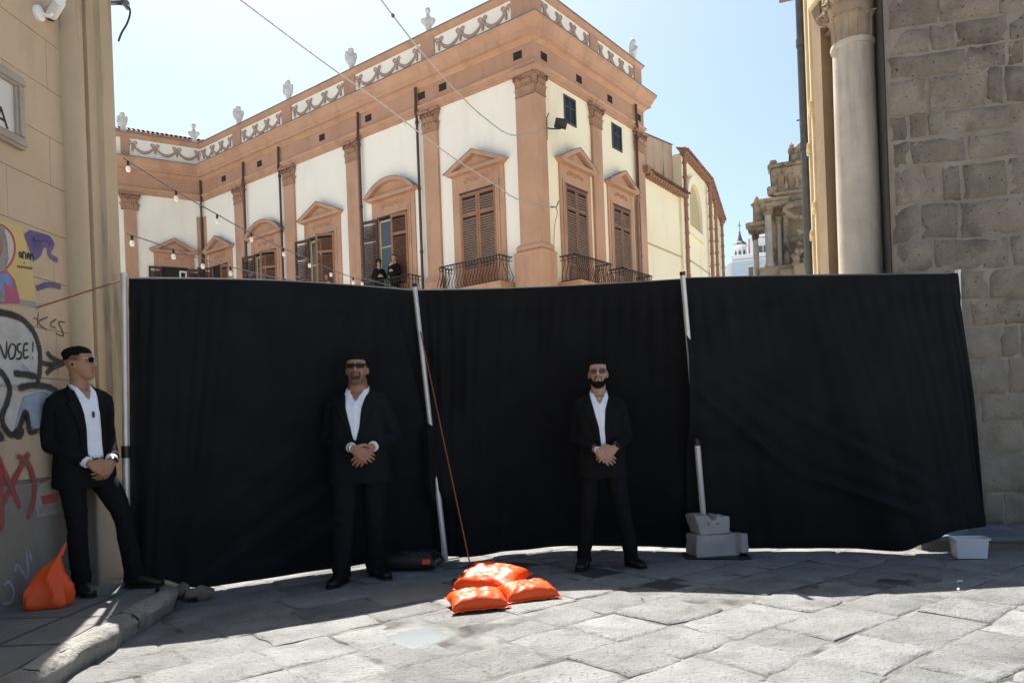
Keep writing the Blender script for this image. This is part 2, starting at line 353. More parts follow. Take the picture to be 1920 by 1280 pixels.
inset = [([(-.83, 4.50), (-.58, 4.71), (-.37, 4.44), (-.62, 4.23)], m_slab_slate, 'blue grey smooth slate slab'), ([(.41, 6.32), (.63, 6.49), (.89, 6.20), (.60, 5.97)], m_slab_dark, 'dark smooth basalt slab'),
         ([(.91, 5.66), (1.08, 5.82), (1.32, 5.60), (1.11, 5.44)], m_slab_dark, 'dark cover slab'), ([(-.30, 6.60), (-.02, 6.86), (.22, 6.70), (-.06, 6.46)], m_slab_dark, None), ([(2.62, 5.50), (2.76, 5.62), (2.92, 5.48), (2.78, 5.36)], m_slab_dark, None)]
cells = []; y = -4.6; j = 0; rs = random.Random(21)
while y < 7.0:
    w = rs.uniform(.38, .50); x = .5 - rs.uniform(0, .6)
    while x < 10.5:
        l = rs.choice((.36, .42, .5, .58, .68, .78)) * rs.uniform(.92, 1.08)
        cells.append((x, y, l, w)); x += l
    y += w; j += 1
slabs = []
for q, (x, y, l, w) in enumerate(cells):
    cc = e1 * (x + l / 2) + e2 * (y + w / 2)
    if not (2.9 < cc.y < 7.95 and abs(cc.x) < .74 * cc.y + .35): continue
    if cc.x < -2.62 + .0 * cc.y or (cc.x > 3.5 and cc.y > 6.75): continue
    gs = [rs.choice((-.004, -.002, .001, .004, .014)) for _ in range(4)]            # each side of a slab is worn open or tight on its own
    def wv(px_, py_): return e1 * (px_ + .05 * noise.noise((px_ * 1.3, py_ * 1.3, 1))) + e2 * (py_ + .06 * noise.noise((px_ * 1.1, py_ * 1.1, 6)))
    P = [wv(x + gs[0], y + gs[1]), wv(x + l - gs[2], y + gs[1]), wv(x + l - gs[2], y + w - gs[3]), wv(x + gs[0], y + w - gs[3])]
    hh_ = rs.uniform(-.006, .006)
    if any((sum((Vector(p) for p in I[0]), Vector((0, 0))) / 4 - cc).length < .62 for I in inset): hh_ = -.009
    me, c = slab_mesh(P, hh_, q)
    slabs.append((link('paving_slab', me, m_slab, street, T(c.x, c.y, 0)), c))
for (sx, sy), mt, lab in special:
    o, c = min(slabs, key=lambda s: (s[1] - Vector((sx, sy))).length)
    o.data.materials.clear(); o.data.materials.append(mt)
    if lab: o['label'] = lab

for k, (P, mt, lab) in enumerate(inset):                  # small odd slabs let into the paving
    me, c = slab_mesh([Vector(p) for p in P][::-1], -.004, 900 + k); o = link('inset_slab', me, mt, street, T(c.x, c.y, 0))
    if lab: o['label'] = lab
# pavement on the left with its kerb stones
KX = lambda Y: -2.33 - .075 * (Y - 3.6) + (.0 if Y < 5.4 else -.35 * (Y - 5.4))
pv = MB()
pp = [(-3.7, -1.5), (KX(-1.5) - .2, -1.5)] + [(KX(t) - .2, t) for t in (1, 3, 4, 5, 5.5, 6.0)] + [(-2.75, 6.6), (-3.1, 8.8), (-3.7, 8.8)]
pv.prism(pp, -.02, .118)
pavement = pv.build('pavement', m_pave, kind='structure')
rk = random.Random(5)
for i in range(9):                                       # flagstones of the pavement
    y0 = 1.6 + i * .62; y1 = y0 + .605
    for (xa, xb) in ((-3.42, -2.86), (-2.85, None)):
        if xb is None and y1 > 6.2: continue
        x1a, x1b = (xb, xb) if xb is not None else (KX(y0) - .13, KX(y1) - .13)
        b = MB(); zt = .14 + rk.uniform(-.004, .004)
        b.prism([(xa + .008, y0), (x1a - .006, y0), (x1b - .006, y1 - .012), (xa + .008, y1 - .012)], .10, zt)
        b.build('flagstone', m_pave, pavement)
y = 1.2; i = 0
while y < 5.55:
    l = rk.uniform(.75, 1.15); y1 = min(y + l, 5.72)
    n = 10; m = 9
    def kf(u, v, y=y, y1=y1, i=i):
        Y = y + .002 + (y1 - y - .004) * u
        a = v * 1.0
        # section of a worn rounded kerb: from pavement edge over the nose down to the street
        if a < .45: dx = -.125 + a / .45 * .08; z = .143 - .008 * (a / .45) ** 2
        elif a < .72: t = (a - .45) / .27 * pi / 2; dx = -.045 + .045 * sin(t); z = .135 - .05 * (1 - cos(t))
        else: dx = -.035 * ((a - .72) / .28); z = .086 - .12 * (a - .72) / .28
        nz_ = noise.noise((Y * 3.1, a * 2.7, i)) * .026 + noise.noise((Y * 11, a * 9, i + 9)) * .014
        e = min(u, 1 - u); z -= .018 * exp(-e * 22) * (.5 + .5 * noise.noise((i * 3.3, a, 4)))
        return (KX(Y) + dx + nz_ * (1 if a > .4 else .2), Y, z + nz_ * .5)
    kb = MB(); kb.grid(kf, 22, 14, flip=False); kb.prism([(KX(y) - .2, y - .01), (KX(y) - .06, y - .01), (KX(y1) - .06, y1 + .01), (KX(y1) - .2, y1 + .01)], -.02, .108)
    o = kb.build('kerb_stone', m_kerb, pavement, ang=60); fix_normals(o.data)
    y = y1; i += 1
rub = MB()
for k in range(3):                                        # broken stone at the end of the kerb
    c = (-2.52 + rk.uniform(-.12, .10), 5.75 + rk.uniform(-.1, .12), .04)
    rub.ell(c, (rk.uniform(.06, .11), rk.uniform(.05, .09), rk.uniform(.03, .06)), 14, 10)
rub.v = [tuple(Vector(v) + Vector((noise.noise(Vector(v) * 16), noise.noise(Vector(v) * 16 + Vector((5, 0, 0))), noise.noise(Vector(v) * 16 + Vector((0, 5, 0))))) * .05) for v in rub.v]
rub.build('broken_kerb_end', m_step, pavement, ang=30)

# stone step at the foot of the church wall, right
dW = Vector((.975, -.222)); nW = Vector((-.222, -.975))   # along the church front, outward
S0 = Vector((3.81, 7.35))
def wp(s, o): p = S0 + dW * s + nW * o; return (p.x, p.y)
st = MB(); st.prism([wp(-.05, .74), wp(4.2, .74), wp(4.2, -.02), wp(-.05, -.02)], -.02, .085)
step = st.build('church_step', m_step, kind='structure')
x = -.05
for k in range(5):
    l = (.95, .8, 1.0, .7, .8)[k]
    b = MB(); b.prism([wp(x + .006, .78), wp(x + l - .006, .78), wp(x + l - .006, .01), wp(x + .006, .01)], .088, .125 + (.002 if k % 2 else 0))
    b.build('step_slab', m_bluestone if k == 0 else m_step, step); x += l
# ================================================================== LEFT BUILDING
LO = Vector((-3.40, 4.90)); LD = Vector((.0645, .998)).normalized(); LN = Vector((LD.y, -LD.x))   # wall line, outward normal
left_b = thing('stucco_building', 'beige stucco building with scored courses, round corner moulding and graffiti on the left', 'building', (LO.x, LO.y, 0), 0)
LM = frame((0, 0, 0), (LD.x, LD.y, 0), (LN.x, LN.y, 0), (0, 0, 1))        # local (s along wall, out, z)
def lmb(): return MB(LM)
def on_left(px, py, off=0.0):
    r = ray(px, py); n = LN; t = (n.dot(LO) + off) / (n.x * r.x + n.y * r.y)
    p = Vector((r.x * t, r.y * t)); return ((p - LO).dot(LD), EYE + r.z * t)
E_S = on_left(133, 700)[0]                 # where the flat wall meets the corner moulding
b = lmb(); b.box(-8, E_S + .44, -9, -.035, 0, 9.2); b.build('wall_core', m_beige, left_b)
# plinth
PZ = .14 + .83
b = lmb(); b.box(-8, E_S + .02, -.03, .012, .10, PZ - .004, .004); b.build('plinth', m_plinth, left_b)
b = lmb(); b.box(-8, E_S + .02, -.03, .004, PZ, PZ + .012); b.build('plinth_joint', m_plinth, left_b)
# stucco courses scored into blocks
z = PZ + .016; k = 0; rl = random.Random(3)
while z < 9.1:
    h = .36
    x = -5.2 + (.0 if k % 2 else .45)
    while x < E_S:
        x1 = min(x + .9, E_S + .01)
        if x1 - x > .12:
            q = lmb(); q.box(max(x, -5) + .0018, x1 - .0018, -.04, rl.uniform(-.001, .001), z + .0018, z + h - .0018, .002); q.build('stucco_block', m_beige, left_b)
        x += .9
    z += h; k += 1
# corner moulding: half-round, fillet, flat pilaster and bevel down to the corner
prof = []
x0 = E_S + .005
for i in range(13):
    a = pi - pi * i / 12; prof.append((x0 + .095 + .095 * cos(a), .005 + .105 * sin(a)))
prof = [(x0, -.04)] + prof + [(x0 + .192, -.0), (x0 + .205, -.0), (x0 + .21, .085), (x0 + .31, .095), (x0 + .32, .13), (x0 + .45, .15), (x0 + .47, .13), (x0 + .47, -.5), (x0, -.5)]
b = lmb(); b.prism(prof[::-1], .12, 9.2); o = b.build('corner_pilaster', m_beige_p, left_b, ang=35); fix_normals(o.data)
b = lmb(); b.box(x0 - .01, x0 + .48, -.45, .165, .12, PZ - .06, .008); b.build('pilaster_base', m_plinth, left_b)
b = lmb(); b.box(-8.2, E_S + .7, -9, .38, 9.22, 9.6); b.build('eave', m_beige, left_b)

# framed street plaque
pl = thing('street_plaque', 'framed marble street plaque high on the beige wall at the left edge', 'plaque', left_b.location)
s1, zt = on_left(42, 148, .03); _, zb = on_left(43, 282, .03); s0 = s1 - 1.25
fw = .085
for nm, (a0, a1, c0, c1) in {'top': (s0, s1, zt - fw, zt), 'bottom': (s0, s1, zb, zb + fw), 'left': (s0, s0 + fw, zb + fw, zt - fw), 'right': (s1 - fw, s1, zb + fw, zt - fw)}.items():
    b = lmb(); b.box(a0, a1, .003, .045, c0, c1, .008)
    if nm in ('left', 'right'): b.box(a0 + .02, a1 - .02, .044, .058, c0, c1, .004)
    else: b.box(a0 + .0, a1 - .0, .044, .058, c0 + .02, c1 - .02, .004)
    b.build('frame_bar', m_marble_fr, pl)
b = lmb(); b.box(s0 + fw - .005, s1 - fw + .005, .003, .02, zb + fw - .005, zt - fw + .005); b.build('marble_panel', m_marble, pl)
sA, zA = on_left(3, 236, .022)
me = text_mesh('A', .20); me.transform(LM @ T(sA, .0225, zA) @ RX(pi / 2)); 
# text faces outward: build basis (along wall, up) seen from outside
me2 = text_mesh('A', .19); me2.transform(frame((0, 0, 0), LM.to_3x3() @ Vector((1, 0, 0)), (0, 0, 1), LM.to_3x3() @ Vector((0, 1, 0))))
o = link('lettering', me2, m_ink, pl, Matrix.Translation(LM @ Vector((sA, .0225, zA)))); bpy.data.meshes.remove(me)

# security camera
sc_, zc_ = on_left(88, 34, .05)
sec = thing('security_camera', 'white bullet security camera at the top of the beige wall', 'camera', left_b.location)
b = lmb(); b.lathe([(.0, 0), (.055, 0), (.055, .02), (.03, .035), (.0, .035)], 18); me = b.mesh('m', 40); 
base = MB(LM @ T(sc_ - .03, .002, zc_ + .02) @ RX(-pi / 2)); base.lathe([(.001, 0), (.058, 0), (.055, .022), (.03, .035), (.001, .036)], 18); base.build('mount', m_white, sec, ang=40)
arm = lmb(); arm.tube([(sc_ - .03, .03, zc_ + .02), (sc_ - .02, .075, zc_ + .0), (sc_ + .0, .10, zc_ + .035)], .014, 8, 3); arm.build('arm', m_white, sec, ang=60)
bm_ = MB(LM @ T(sc_ + .0, .115, zc_ + .06) @ RZ(radians(-52)) @ RY(pi / 2 + .15)); bm_.lathe([(.001, -.11), (.036, -.11), (.04, -.10), (.04, .075), (.033, .08), (.001, .08)], 20); bm_.build('housing', m_white, sec, ang=40)
ln = MB(LM @ T(sc_ + .0, .115, zc_ + .06) @ RZ(radians(-52)) @ RY(pi / 2 + .15)); ln.lathe([(.001, .07), (.034, .075), (.034, .105), (.036, .106), (.036, .078)], 20, cap=False); ln.lathe([(.001, .088), (.032, .088)], 20, cap=False); ln.build('lens_hood', m_blackpl, sec, ang=40)
hood = MB(LM @ T(sc_ + .0, .115, zc_ + .06) @ RZ(radians(-52))); hood.box(-.10, .13, -.045, .045, .036, .046, .004); hood.build('sun_shield', m_white, sec)
bpy.data.meshes.remove(me)

# metal bracket and hanging cable near the top of the corner
p_ = at(205, 6, 6.2); br = thing('cable_bracket', 'rusty metal bracket with a black cable at the top of the corner pilaster', 'bracket', (p_.x, p_.y, p_.z))
b = MB(); b.box(-.10, .14, -.02, .02, -.012, .012, .003); b.box(.12, .145, -.05, .05, -.04, .03, .003); b.build('arm', m_zinc, br)
b = MB(); pts = [at(x_, y_, 6.2) - p_ for x_, y_ in ((196, 3), (222, 8), (240, 12), (244, 25), (238, 45), (228, 62), (222, 78))]; b.tube(pts, .008, 6, 3); b.build('cable', m_wire, br, ang=60)

def cover(me, cov):
    ca = me.color_attributes.new('cover', 'FLOAT_COLOR', 'POINT'); ca.data.foreach_set('color', [v for c in cov for v in (c, c, c, 1.0)])
def spray(m, dense=.35):
    """let the wall show through thin paint: cover attribute broken up by fine noise"""
    nt = m.node_tree; N = nt.nodes; b_ = N['Principled BSDF']; at_ = N.new('ShaderNodeAttribute'); at_.attribute_name = 'cover'
    nz = N.new('ShaderNodeTexNoise'); nz.inputs['Scale'].default_value = 130; nz.inputs['Detail'].default_value = 4; g_ = N.new('ShaderNodeNewGeometry'); nt.links.new(g_.outputs['Position'], nz.inputs['Vector'])
    ad = N.new('ShaderNodeMath'); ad.operation = 'MULTIPLY_ADD'; nt.links.new(at_.outputs['Fac'], ad.inputs[0]); ad.inputs[1].default_value = 1.3; 
    sb = N.new('ShaderNodeMath'); sb.operation = 'MULTIPLY_ADD'; nt.links.new(nz.outputs['Fac'], sb.inputs[0]); sb.inputs[1].default_value = 1.0; sb.inputs[2].default_value = -.62 - dense * .2
    nt.links.new(sb.outputs[0], ad.inputs[2]); mu = N.new('ShaderNodeMath'); mu.operation = 'MULTIPLY'; mu.use_clamp = True; nt.links.new(ad.outputs[0], mu.inputs[0]); nt.links.new(at_.outputs['Fac'], mu.inputs[1])
    nt.links.new(mu.outputs[0], b_.inputs['Alpha'])
for m_ in (m_sp_black, m_sp_white, m_sp_blue, m_sp_purple, m_sp_red, m_sp_grey): spray(m_)

# poster
def ribbon(mb, pts, w, off, wob=0.0, seed=0, soft=True):
    """a flat stroke of paint on the wall: pts in wall (s, z), width w"""
    P = [Vector(p) for p in pts]
    if len(P) > 2:
        Q = []
        for i in range(len(P) - 1):
            p0 = P[max(i - 1, 0)]; p1 = P[i]; p2 = P[i + 1]; p3 = P[min(i + 2, len(P) - 1)]
            for k in range(5):
                t = k / 5; Q.append(.5 * ((2 * p1) + (p2 - p0) * t + (2 * p0 - 5 * p1 + 4 * p2 - p3) * t * t + (3 * p1 - p0 - 3 * p2 + p3) * t ** 3))
        P = Q + [P[-1]]
    L = []; R = []
    for i, p in enumerate(P):
        t = (P[min(i + 1, len(P) - 1)] - P[max(i - 1, 0)]); t.normalize(); n = Vector((-t.y, t.x))
        e = i / (len(P) - 1); k = w / 2 * (.72 + .28 * min(1, 8 * min(e, 1 - e))) * (1 + wob * noise.noise((i * .7, seed, 3)))
        L.append(p + n * k); R.append(p - n * k)
    n = len(P); ww = (-.22, .16, .5, .84, 1.22); cv = (0, 1, 1, 1, 0); vs = []          # overspray: cover fades out past each edge
    for c_, k in zip(cv, ww):
        for i in range(n):
            q = L[i].lerp(R[i], k); vs.append((q.x, off, q.y)); mb.cov.append(c_ * (min(1, .25 + 2.5 * min(i, n - 1 - i) / max(3, n * .25)) if w > .02 else 1.0) if soft else 1.0)
    mb.add(vs, [(j * n + i, j * n + i + 1, (j + 1) * n + i + 1, (j + 1) * n + i) for j in range(4) for i in range(n - 1)])
def W_(pts, off=.003): return [on_left(x, y, off) for x, y in pts]
def stroke(name, mat, lines, w, off=.003, lab=None, parent=None):
    mb = lmb(); mb.cov = []
    for i, l in enumerate(lines): ribbon(mb, W_(l, off), w, off + .0002 * i, .25, i, parent is None)
    me = bpy.data.meshes.new(name); me.from_pydata(mb.v, [], mb.f); me.update(); cover(me, mb.cov)
    o = link(name, me, mat, parent or left_b)
    if lab: o['label'] = lab
    return o
def patch(name, mat, pts, off, parent=None, sub=True):
    q = W_(pts, off); mb = lmb()
    if parent is not None or not name.startswith('graffiti'): mb.add([(a, off, b) for a, b in q], [tuple(range(len(q)))]); return mb.build(name, mat, parent or left_b)
    n = len(q); c = (sum(a for a, _ in q) / n, sum(b for _, b in q) / n); cov = []; vs = []
    for k, c_ in ((1.14, 0), (.95, 1)):
        for a, b in q: vs.append((c[0] + (a - c[0]) * k, off, c[1] + (b - c[1]) * k)); cov.append(c_)
    mb.add(vs, [(i, (i + 1) % n, n + (i + 1) % n, n + i) for i in range(n)] + [tuple(range(n, 2 * n))])
    me = bpy.data.meshes.new(name); me.from_pydata(mb.v, [], mb.f); me.update(); cover(me, cov); return link(name, me, mat, left_b)

po = thing('saint_poster', 'yellow poster of a haloed figure in pink robes pasted to the wall', 'poster', left_b.location)
pt = [(-130, 398), (0, 414), (40, 424), (60, 505), (68, 573), (0, 563), (-130, 552)]
patch('paper', m_poster, pt, .004, po)
patch('bottom_band', m_p_band, [(-130, 545), (0, 556), (67, 565), (69, 576), (0, 566), (-130, 555)], .005, po)
def disc(name, mat, cx, cy, rx, ry, off, a0=0, a1=2 * pi, n=28): return patch(name, mat, [(cx + rx * cos(a0 + (a1 - a0) * i / n), cy + ry * sin(a0 + (a1 - a0) * i / n)) for i in range(n)], off, po)
disc('halo_rim', m_p_red, -8, 465, 38, 47, .0055); disc('halo', m_p_halo, -8, 465, 34, 43, .006)
patch('robe', m_p_pink, [(-55, 570), (-42, 520), (-10, 498), (12, 505), (28, 525), (38, 566), (36, 569)], .0065, po)
patch('robe_fold', m_p_blue, [(-5, 515), (14, 512), (24, 530), (20, 540), (8, 528), (4, 548), (-6, 545)], .0071, po)
patch('hood', m_p_hood, [(-34, 450), (-24, 428), (-8, 420), (8, 428), (14, 455), (16, 485), (10, 506), (-8, 512), (-28, 500)], .0074, po)
disc('face', m_p_skin, -9, 462, 15, 24, .0078)
stroke('face_line', m_p_hood, [[(-18, 456), (-12, 455)], [(-6, 456), (0, 457)], [(-9, 458), (-8, 468), (-11, 470)], [(-14, 476), (-5, 476)]], .006, .0082, parent=po)
patch('sleeve', m_p_hood, [(-8, 520), (6, 520), (10, 566), (-8, 564)], .0069, po)
stroke('lettering', m_ink, [[(35, 478), (38, 473), (40, 478), (40, 484)], [(35, 481), (40, 480)], [(43, 485), (43, 473), (47, 474)], [(48, 474), (48, 486)], [(51, 486), (51, 478), (54, 475), (55, 486)], [(52, 481), (55, 481)], [(57, 475), (57, 488)], [(57, 482), (61, 477), (62, 489)]], .009, .0062, parent=po)
stroke('small_lettering', m_ink, [[(44, 493), (47, 493)]] + [[(32 + 3.2 * i, 498 + .45 * i), (33.6 + 3.2 * i, 498.6 + .45 * i), (33.4 + 3.2 * i, 502 + .45 * i)] for i in range(9)], .005, .0062, parent=po)

# graffiti: fills first, outlines over them
patch('graffiti_fill', m_sp_white, [(-80, 600), (-40, 588), (0, 590), (40, 602), (62, 625), (73, 660), (72, 700), (64, 722), (20, 722), (-80, 720)], .0025)
patch('graffiti_fill', m_sp_white, [(-60, 722), (8, 722), (40, 735), (96, 728), (100, 750), (88, 806), (60, 800), (48, 772), (38, 800), (24, 815), (8, 800), (2, 770), (-20, 800), (-60, 790)], .0022)
patch('graffiti_fill', m_sp_blue, [(44, 745), (80, 735), (96, 745), (86, 800), (66, 804), (56, 790), (48, 772), (34, 800), (28, 805), (36, 770)], .003)
stroke('graffiti_stroke', m_sp_blue, [[(40, 685), (55, 700), (72, 725)], [(30, 760), (24, 790)]], .035, .0031)
stroke('graffiti_stroke', m_sp_black, [[(-60, 596), (-20, 586), (15, 588), (45, 601), (66, 628), (75, 662), (74, 700), (68, 728)], [(24, 699), (48, 702), (70, 706)], [(30, 727), (68, 729)], [(32, 728), (60, 722), (90, 725), (110, 735)],
        [(-20, 690), (-4, 694), (8, 705), (18, 728), (14, 752), (4, 780), (8, 800), (22, 815), (36, 802), (48, 772), (54, 800), (60, 810), (88, 800)], [(26, 808), (34, 818), (40, 812), (41, 802)], [(-6, 808), (2, 818), (4, 828)], [(18, 711), (36, 710)]], .048, .0045, 'black outline strokes of the large tag')
stroke('graffiti_stroke', m_sp_black, [[(78, 680), (100, 684), (122, 680)], [(88, 658), (94, 668), (108, 676), (122, 680)], [(86, 702), (98, 690), (122, 680)], [(60, 700), (85, 712)]], .04, .004)
nz_l = [[(-2, 674), (-1, 645), (10, 672), (13, 640)], [(21, 644), (16, 658), (19, 672), (27, 668), (29, 650), (22, 644)], [(40, 644), (33, 647), (34, 658), (40, 662), (38, 672), (30, 672)], [(53, 644), (45, 647), (45, 670), (54, 668)], [(45, 657), (52, 656)], [(62, 640), (61, 660)], [(60.5, 669), (61, 672)]]
stroke('graffiti_lettering', m_sp_black, nz_l, .017, .005, 'black spray lettering reading NOSE!')
stroke('graffiti_lettering', m_sp_black, [[(62, 596), (72, 598)], [(72, 586), (70, 612)], [(90, 594), (72, 604), (88, 619)], [(106, 598), (94, 608), (106, 616)], [(122, 604), (110, 604), (116, 618), (118, 630), (104, 624)]], .010, .003)
patch('graffiti_fill', m_sp_purple, [(46, 440), (56, 432), (72, 436), (92, 442), (102, 458), (98, 466), (82, 464), (76, 480), (66, 488), (56, 470)], .003)
stroke('graffiti_stroke', m_sp_purple, [[(60, 450), (80, 445), (98, 455), (92, 474), (100, 484), (110, 488)], [(68, 513), (84, 510)], [(67, 542), (90, 534), (116, 538)], [(52, 436), (62, 470)]], .042, .0045)
stroke('graffiti_stroke', m_sp_red, [[(56, 848), (44, 868), (22, 910), (2, 950)], [(-6, 850), (6, 880), (20, 910), (38, 955)], [(30, 852), (54, 870), (64, 905), (62, 940), (50, 975)], [(2, 870), (2, 920), (4, 1000)]], .045, .0145, 'red spray strokes on the plinth')
stroke('graffiti_stroke', m_sp_grey, [[(12, 1045), (15, 1070)], [(28, 1078), (32, 1058), (52, 1082), (50, 1026), (62, 1060)], [(4, 1100), (16, 1090), (26, 1108), (20, 1128), (0, 1130)], [(38, 1090), (36, 1122)]], .03, .0145, 'white spray letters low on the plinth')
tn = patch('torn_bill', m_p_band, [(66, 950), (70, 912), (95, 895), (112, 905), (116, 960), (84, 966), (70, 968)], .016); tn['label'] = 'torn remains of a small bill'
patch('torn_bill', m_p_red, [(76, 930), (108, 922), (110, 940), (80, 946)], .0165)
patch('torn_bill', m_p_hood, [(72, 948), (112, 942), (113, 958), (74, 964)], .0168)
# ================================================================== PALACE
PA = radians(52.3)
palace = thing('corner_palace', 'terracotta and cream corner palace with pilasters, pedimented windows and garlanded parapet', 'building', (1.077, 23.122, 0), PA)
# facade frames in palace space: (s along, out, z)
def fac(o, d):
    d = Vector(d).normalized(); n = Vector((-d.y, d.x)); return frame((o[0], o[1], 0), (d.x, d.y, 0), (n.x, n.y, 0), (0, 0, 1))
REND = 7.06
FL = fac((0, 0), (0, 1))                              # long left face, s grows away from the corner
FR = fac((REND, 0), (-1, 0))                          # right face, s = REND - distance from the corner
INN = 19.1
FW = fac((0, INN), (-.934, .357))                     # wing at the far left
WL = 14.0
wdir = Vector((-.934, .357)); wend = (wdir.x * WL, INN + wdir.y * WL)
Z_ARCH, Z_FRI, Z_COR, Z_PAR, Z_CAP, Z_TOP = 12.22, 12.50, 13.17, 13.76, 14.72, 14.90

# body
b = MB(); b.prism([(.0, 0), (REND, 0), (REND, 9), (12, 30), (wend[0], wend[1]), (0, INN)], 0, Z_ARCH + .01)
o = b.build('body', m_cream, palace); fix_normals(o.data)
b = MB(); b.box(.02, REND + .004, -.004, .02, 0, Z_ARCH); b.build('right_wall', m_creamR, palace)
path = [(wend[0], wend[1]), (0, INN), (0, 0), (REND, 0), (REND, 5.0)]
def sw(name, prof, mat, ang=None):
    mb = sweep(path, [(o_, z) for o_, z in prof]); o = mb.build(name, mat, palace, ang=ang); fix_normals(o.data); return o
sw('architrave', [(-.3, Z_ARCH), (.06, Z_ARCH), (.06, 12.30), (.09, 12.305), (.09, 12.39), (.13, 12.41), (.16, 12.47), (.16, Z_FRI), (-.3, Z_FRI)], m_terra)
sw('frieze', [(-.3, Z_FRI + .002), (.07, Z_FRI + .002), (.07, Z_COR - .06), (-.3, Z_COR - .06)], m_terra_d)
sw('cornice', [(-.3, Z_COR - .058), (.08, Z_COR - .058), (.11, Z_COR - .02), (.17, Z_COR + .04), (.18, Z_COR + .08), (.29, Z_COR + .11), (.30, Z_COR + .24), (.33, Z_COR + .26), (.36, Z_COR + .35), (.42, Z_COR + .46), (.46, Z_COR + .50), (.47, Z_COR + .58), (-.3, Z_COR + .585)], m_terra)
sw('cornice_flashing', [(.0, Z_PAR + .004), (.485, Z_PAR + .004), (.485, Z_PAR + .016), (.0, Z_PAR + .03)], m_lead_sky)
sw('parapet_wall', [(-.25, Z_PAR - .05), (.02, Z_PAR - .05), (.02, Z_CAP), (-.25, Z_CAP)], m_cream)
sw('parapet_base', [(-.25, Z_PAR + .035), (.055, Z_PAR + .035), (.055, Z_PAR + .12), (-.25, Z_PAR + .12)], m_terra)
sw('parapet_cap', [(-.25, Z_CAP - .04), (.05, Z_CAP - .04), (.055, Z_CAP + .02), (.09, Z_CAP + .07), (.13, Z_CAP + .12), (.13, Z_CAP + .165), (-.3, Z_CAP + .167)], m_terra)
sw('parapet_flashing', [(-.3, Z_TOP - .012), (.17, Z_TOP - .012), (.17, Z_TOP + .004), (-.3, Z_TOP + .02)], m_lead_sky)

# roof behind
b = MB(); b.prism([(.4, .4), (REND - .3, .4), (REND - .3, 8), (10, 28), (.4, INN)], Z_PAR, Z_PAR + .3); o = b.build('flat_roof', m_slate, palace); fix_normals(o.data)
# wing roof: whitewashed upstand and clay tiles
b = MB(FW); b.box(.1, WL, -1.25, -1.05, Z_PAR, 15.35); b.build('wing_upstand', m_whitewash, palace)
b = MB(FW); b.prism([(-1.0, 15.36), (-1.0, 15.44), (-5.0, 16.9), (-5.0, 15.36)], -.4, WL, 0); o = b.build('wing_roof', m_tile, palace); fix_normals(o.data)
tl = MB(); tl.lathe([(.085, 0), (.075, .42)], 8, a0=0, a1=pi, cap=False); tlm = tl.mesh('roof_tile', 60); tlm.materials.append(m_tile)
for i in range(34):
    for jrow in range(3):
        M = FW @ T(-.3 + i * .2, -.98 - jrow * .36, 15.44 + jrow * .131) @ RX(pi / 2 + .0) @ RX(-radians(20)) 
        link('roof_tile', tlm, m_tile, palace, M)

# pilasters with capitals and bases
def capital_mesh(w, d, h):
    """corinthian pilaster capital: two rows of curled leaves, corner scrolls and an abacus"""
    mb = MB(); hw = w / 2
    mb.box(-hw - .02, hw + .02, -.3, d + .02, 0, .045)
    vs = []; mb.prism([(-hw, 0), (hw, 0), (hw + .02, h * .55), (hw + .10, h - .1), (-hw - .10, h - .1), (-hw - .02, h * .55)], -.3, d + .01, 1)
    def leaf(cx, z0, lh, lw, out0, yaw=0, ox=0, oy=0):
        M = T(ox, oy, 0) @ RZ(yaw)
        seg = 5; v = []; f = []
        for i in range(seg + 1):
            t = i / seg; z = z0 + lh * (t if t < .8 else .8 + .05 * (t - .8)); oo = out0 + .015 + .05 * t * t + (.05 * (t - .7) / .3 if t > .7 else 0)
            ww = lw / 2 * (.75 + .5 * sin(pi * t) * .8) * (1 if t < .9 else .6)
            for k, (sx, dy) in enumerate(((-1, -.012), (-.45, .012), (0, .0), (.45, .012), (1, -.012))): v.append(M @ Vector((cx + sx * ww, oo + dy, z)))
        for i in range(seg):
            for k in range(4): f.append((i * 5 + k, i * 5 + k + 1, (i + 1) * 5 + k + 1, (i + 1) * 5 + k))
        mb.add(v, f)
    for k in range(4): leaf(-hw + (k + .5) * w / 4, .05, h * .36, w / 4.4, d)
    for k in range(3): leaf(-hw + (k + 1) * w / 4, .05 + h * .25, h * .38, w / 4.2, d + .015)
    for sgn in (-1, 1):
        leaf(0, .05, h * .36, .14, 0, -sgn * pi / 2, sgn * hw, d * .35)
        c = Vector((sgn * (hw + .05), d + .05, h - .17))
        M = T(*c) @ RZ(-sgn * pi / 4) @ RX(pi / 2)
        tb = []; 
        for i in range(15):
            a = i / 14 * 3.6 * pi; r = .075 * (1 - i / 17); tb.append(M @ Vector((r * cos(a), r * sin(a), 0)))
        mb.tube(tb, .018, 5)
        tb = [Vector((sgn * w * .12, d + .03, h * .52)), Vector((sgn * w * .25, d + .05, h * .70)), c + Vector((0, 0, .06))]
        mb.tube(tb, .02, 5, 3)
        tb = []
        for i in range(12):
            a = i / 11 * 3 * pi; r = .045 * (1 - i / 14); tb.append(Vector((sgn * .07 + sgn * r * cos(a), d + .05, h - .17 + r * sin(a))))
        mb.tube(tb, .013, 5)
    mb.prism([(-hw - .12, -.3), (hw + .12, -.3), (hw + .12, d + .12), (hw * .5, d + .07), (0, d + .06), (-hw * .5, d + .07), (-hw - .12, d + .12)][::-1], h - .075, h + .015)
    mb.ell((0, d + .09, h - .06), (.05, .035, .05), 8, 6)
    return mb.mesh('capital', 40)
CH = .74
capm = capital_mesh(.66, .11, CH); capm.materials.append(m_capital)
